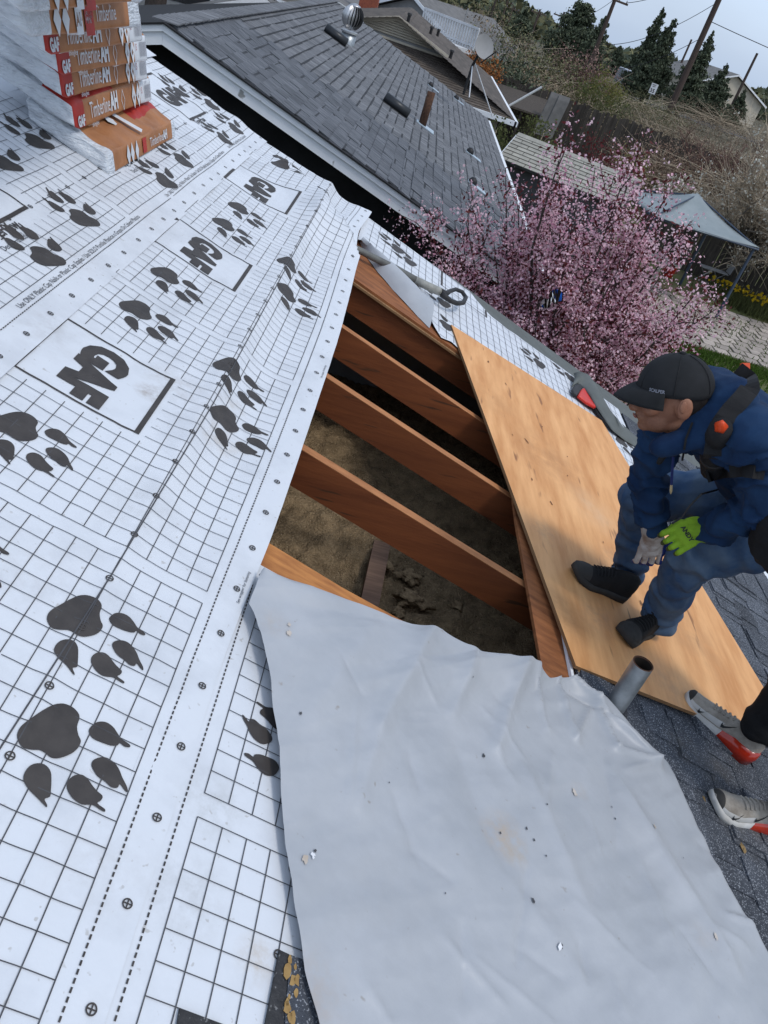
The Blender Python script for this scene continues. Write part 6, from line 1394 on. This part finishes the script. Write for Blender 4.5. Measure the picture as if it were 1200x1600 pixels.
bush(925, 148, 50, 1.9, 2.0, 'leaf_green', 'green bush just above the back fence', 3800, .15, zb=.5, tw=16)
bush(965, 165, 50, 2.0, 1.6, 'leaf_olive', 'olive green bush at the right end of the green one', 3000, .14, zb=.5, tw=20)
bush(880, 140, 48, 2.2, 1.4, 'leaf_brown', 'brown bramble above the back fence', 2400, .13, zb=.3, tw=40)
bush(712, 8, 62, 2.4, 2.2, 'leaf_olive', 'olive hedge beside the blue balloon', 2200, .2, zb=1.0, tw=20)
bush(618, 2, 60, 2.6, 1.6, 'leaf_rust', 'rusty brown hedge past the brick chimney', 2200, .18, zb=.8, tw=30)
bush(775, 205, 24.5, .7, 1.6, 'leaf_green', 'green bush squeezed between the grey roof and the shed', 2200, .13)
bush(850, 205, 33, 1.0, 1.6, 'leaf_green', 'green bush behind the left half of the shed roof', 2000, .13)
bush(940, 235, 34, 1.2, 1.7, 'leaf_plum', 'dark maroon bush behind the shed', 2200, .12)
bush(992, 250, 27, .45, 1.5, 'leaf_yellow', 'yellow green bush behind the right end of the shed', 1400, .10)
for (x, y, r, lab) in ((1186, 492, 24.3, 'clump of yellow daffodils right of the blue canopy leg'), (1140, 470, 25.6, 'clump of yellow daffodils left of the blue canopy leg')):
    p = atz(x, y, .0); t = thing('daffodil_clump', p, lab, 'flowers', 'daffodils by the canopy'); n = 900; C = p+RNG.normal(size=(n, 3))*[.45, .4, 0]; a = RNG.random(n)*2*pi; d = np.stack([np.cos(a), np.sin(a), 0*a], 1)*.014; hh = (.30+.15*RNG.random(n))[:, None]; ln = RNG.normal(size=(n, 3))*[.2, .2, 0]
    quads_mesh('leaf_blades', np.stack([C-d, C+d, C+d*.2+(np.array([0, 0, 1])+ln)*hh, C-d*.2+(np.array([0, 0, 1])+ln)*hh], 1), 'leaf_green', t, kind='stuff'); k = 42; C2 = p+RNG.normal(size=(k, 3))*[.40, .35, 0]; C2[:, 2] = .40+.1*RNG.random(k)
    quads_mesh('flower_heads', leaves(np.repeat(C2, 3, 0)+RNG.normal(size=(3*k, 3))*.015, .085, .9, .2), 'daffodil', t, kind='stuff')
# ---------------------------------------------------------------- poles, wires, sign, balloon
def upole(x0, y0, x1, y1, r, rad, lab, arm=True, zb=0, over=0, azm=.4):
    f = polar(x1, y1, r); tp = polar(x0, y0, r); base = V3((f[0], f[1], zb)); top = V3((f[0], f[1], tp[2]+over)); t = thing('utility_pole', base, lab, 'utility pole', 'utility poles along the road'); mk('shaft', B().tube([base, top], [rad*1.15, rad*.8], 10), 'pole_wood', t)
    ax = V3((cos(azm), sin(azm), 0))
    if arm:
        z = top-(0, 0, .5); mk('crossarm', B().box(z, (ax*1.25, np.cross(ax, (0, 0, 1))*.06, (0, 0, .07))), 'pole_wood', t)
        for s in (-1.1, -.4, .4, 1.1): mk('insulator', B().tube([z+ax*s+(0, 0, .06), z+ax*s+(0, 0, .24)], [.05, .035], 6), 'wall_grey', t)
    return base, top, ax
big = upole(1120, 6, 1047, 170, 66, .21, 'thick leaning looking brown utility pole at right, running out of the top of the photo', True, 1.8, 4.5)
mid = upole(968, 0, 900, 158, 74, .17, 'utility pole with crossarm rising in front of the large evergreen', True, 2.1, .4)
fr = []
for x0, y0, x1, y1, r, lab in ((880, 18, 868, 58, 110, 'distant utility pole nearest the large evergreen'), (843, 14, 832, 50, 130, 'distant utility pole just right of the small conifer'), (802, 8, 794, 36, 150, 'distant utility pole just left of the small conifer'), (793, -2, 784, 30, 165, 'distant utility pole farthest left, by the leafless tree'), (1082, 62, 1066, 95, 120, 'slim distant pole left of the thick brown one'), (1180, 82, 1150, 152, 95, 'slim bare pole near the right edge of the photo')):
    fr.append(upole(x0, y0, x1, y1, r, .15, lab, arm=r != 95 and r != 120, zb=2.1))
def wire(a, b, sag, lab):
    a, b = V3(a), V3(b); tag(mk('overhead_wire', B().tube([a+(b-a)*k/16-(0, 0, 4*sag*(k/16)*(1-k/16)) for k in range(17)], .022, 4), 'wire', None, a), lab, 'wire', 'overhead wires')
for s, z, lab in ((1.1, .5, 'overhead wire from the thick pole, outer one'), (-1.1, .5, 'overhead wire from the thick pole, inner one'), (0, 4.4, 'overhead wire lower down on the thick pole'), (0, 6.5, 'lowest cable strung from the thick pole')):
    wire(big[1]+big[2]*s-(0, 0, z), mid[1]+mid[2]*s-(0, 0, z*.8), .8, lab); 
for s, lab in ((1.1, 'wire running from the thick pole off to the right, outer one'), (-1.1, 'wire running from the thick pole off to the right, inner one'), (0, 'cable from the thick pole off to the right, lowest')):
    wire(big[1]+big[2]*s-(0, 0, .5 if s else 5.5), big[1]+V3((30, -16, -1.0 if s else -6))+big[2]*s, .7, lab)
for k in range(3):
    a, b = ((mid, fr[0]), (fr[0], fr[1]), (fr[1], fr[2]))[k]
    wire(a[1]-(0, 0, .4), b[1]-(0, 0, .4), .8, ('far wire between the crossarm pole and the distant ones', 'far wire between the distant poles by the conifer', 'far wire at the left end of the distant poles')[k])
# speed sign
p = polar(1020, 141, 64); fz = 2.1; t = thing('speed_sign', (p[0], p[1], fz), 'small white speed limit sign reading 35 by the road', 'road sign')
tv = CAM-p; tv[2] = 0; tv /= np.linalg.norm(tv); sx = np.cross((0, 0, 1), tv); pc = p+(0, 0, .1)
mk('post', B().tube([(p[0], p[1], fz), (p[0], p[1], pc[2]+.3)], .04, 6), 'wall_grey', t)
pl = mk('plate', B().box(pc+tv*.06, (sx*.23, (0, 0, .31), tv*.012)), 'sign_white', t)
def sgn(s, size, dx, dz, bold=.0): v, f = text2d(s, size, bold); mk('lettering', B().add([pc+tv*.078+sx*(x+dx)+V3((0, 0, y+dz)) for x, y in v], f), 'print_ink', pl)
sgn('35', .34, -.20, -.24, .008); sgn('SPEED', .10, -.17, .19, .002); sgn('LIMIT', .095, -.14, .09, .002)
n = 26000; a = radians(-32)+radians(75)*RNG.random(n); r = 170+110*RNG.random(n); bs = np.array([noise.noise(Vector((float(x)*9, 0, 0)))+.6*noise.noise(Vector((float(x)*31, 4, 0))) for x in a]); hh = np.maximum(1.0, 5.0+3.2*bs)
Cw = np.stack([r*np.sin(a), r*np.cos(a), 1.5+hh*RNG.random(n)**.8], 1)
o = quads_mesh('far_treeline', leaves(Cw, 1.5, .7, .4), ['leaf_olive', 'leaf_dark'], kind='stuff', mi=(RNG.random(n)+.5*bs[:] > .55).astype(int)); o['label'] = 'far off wooded skyline of olive and dark trees'
# balloon at the top edge
p = polar(735, 2, 46); t = thing('inflatable_figure', (p[0], p[1], 0), 'blue and red inflatable at the top edge of the photo', 'balloon')
mk('blue_part', B().ell(p+(.15, 0, .35), (.26, .24, .24)), 'balloon_blue', t, smooth=True); mk('red_part', B().ell(p+(-.18, 0, .42), (.17, .15, .15)), 'balloon_red', t, smooth=True); mk('tether', B().tube([(p[0], p[1], 0), p-(0, 0, .3)], .03, 6), 'wall_grey', t)
for x, y, x2, y2, r, rad, lab in ((233, -40, 241, 24, 27, .35, 'thick brown tree trunk between the parked cars'), (413, -30, 412, 10, 34, .4, 'tree trunk right of the white garage')):
    f = polar(x2, y2, r); t = thing('street_tree', (f[0], f[1], 0), lab, 'tree'); b = B(); b.tube([(f[0], f[1], 0), (f[0], f[1], 2.6), (f[0]+.2, f[1], 5.5)], [rad, rad*.85, rad*.6], 10)
    mk('trunk', b, 'bark', t); quads_mesh('crown', leaves(np.array([f[0], f[1], 8])+RNG.normal(size=(2500, 3))*[1.8, 1.8, 1.2], .25), 'leaf_olive', t, kind='stuff')
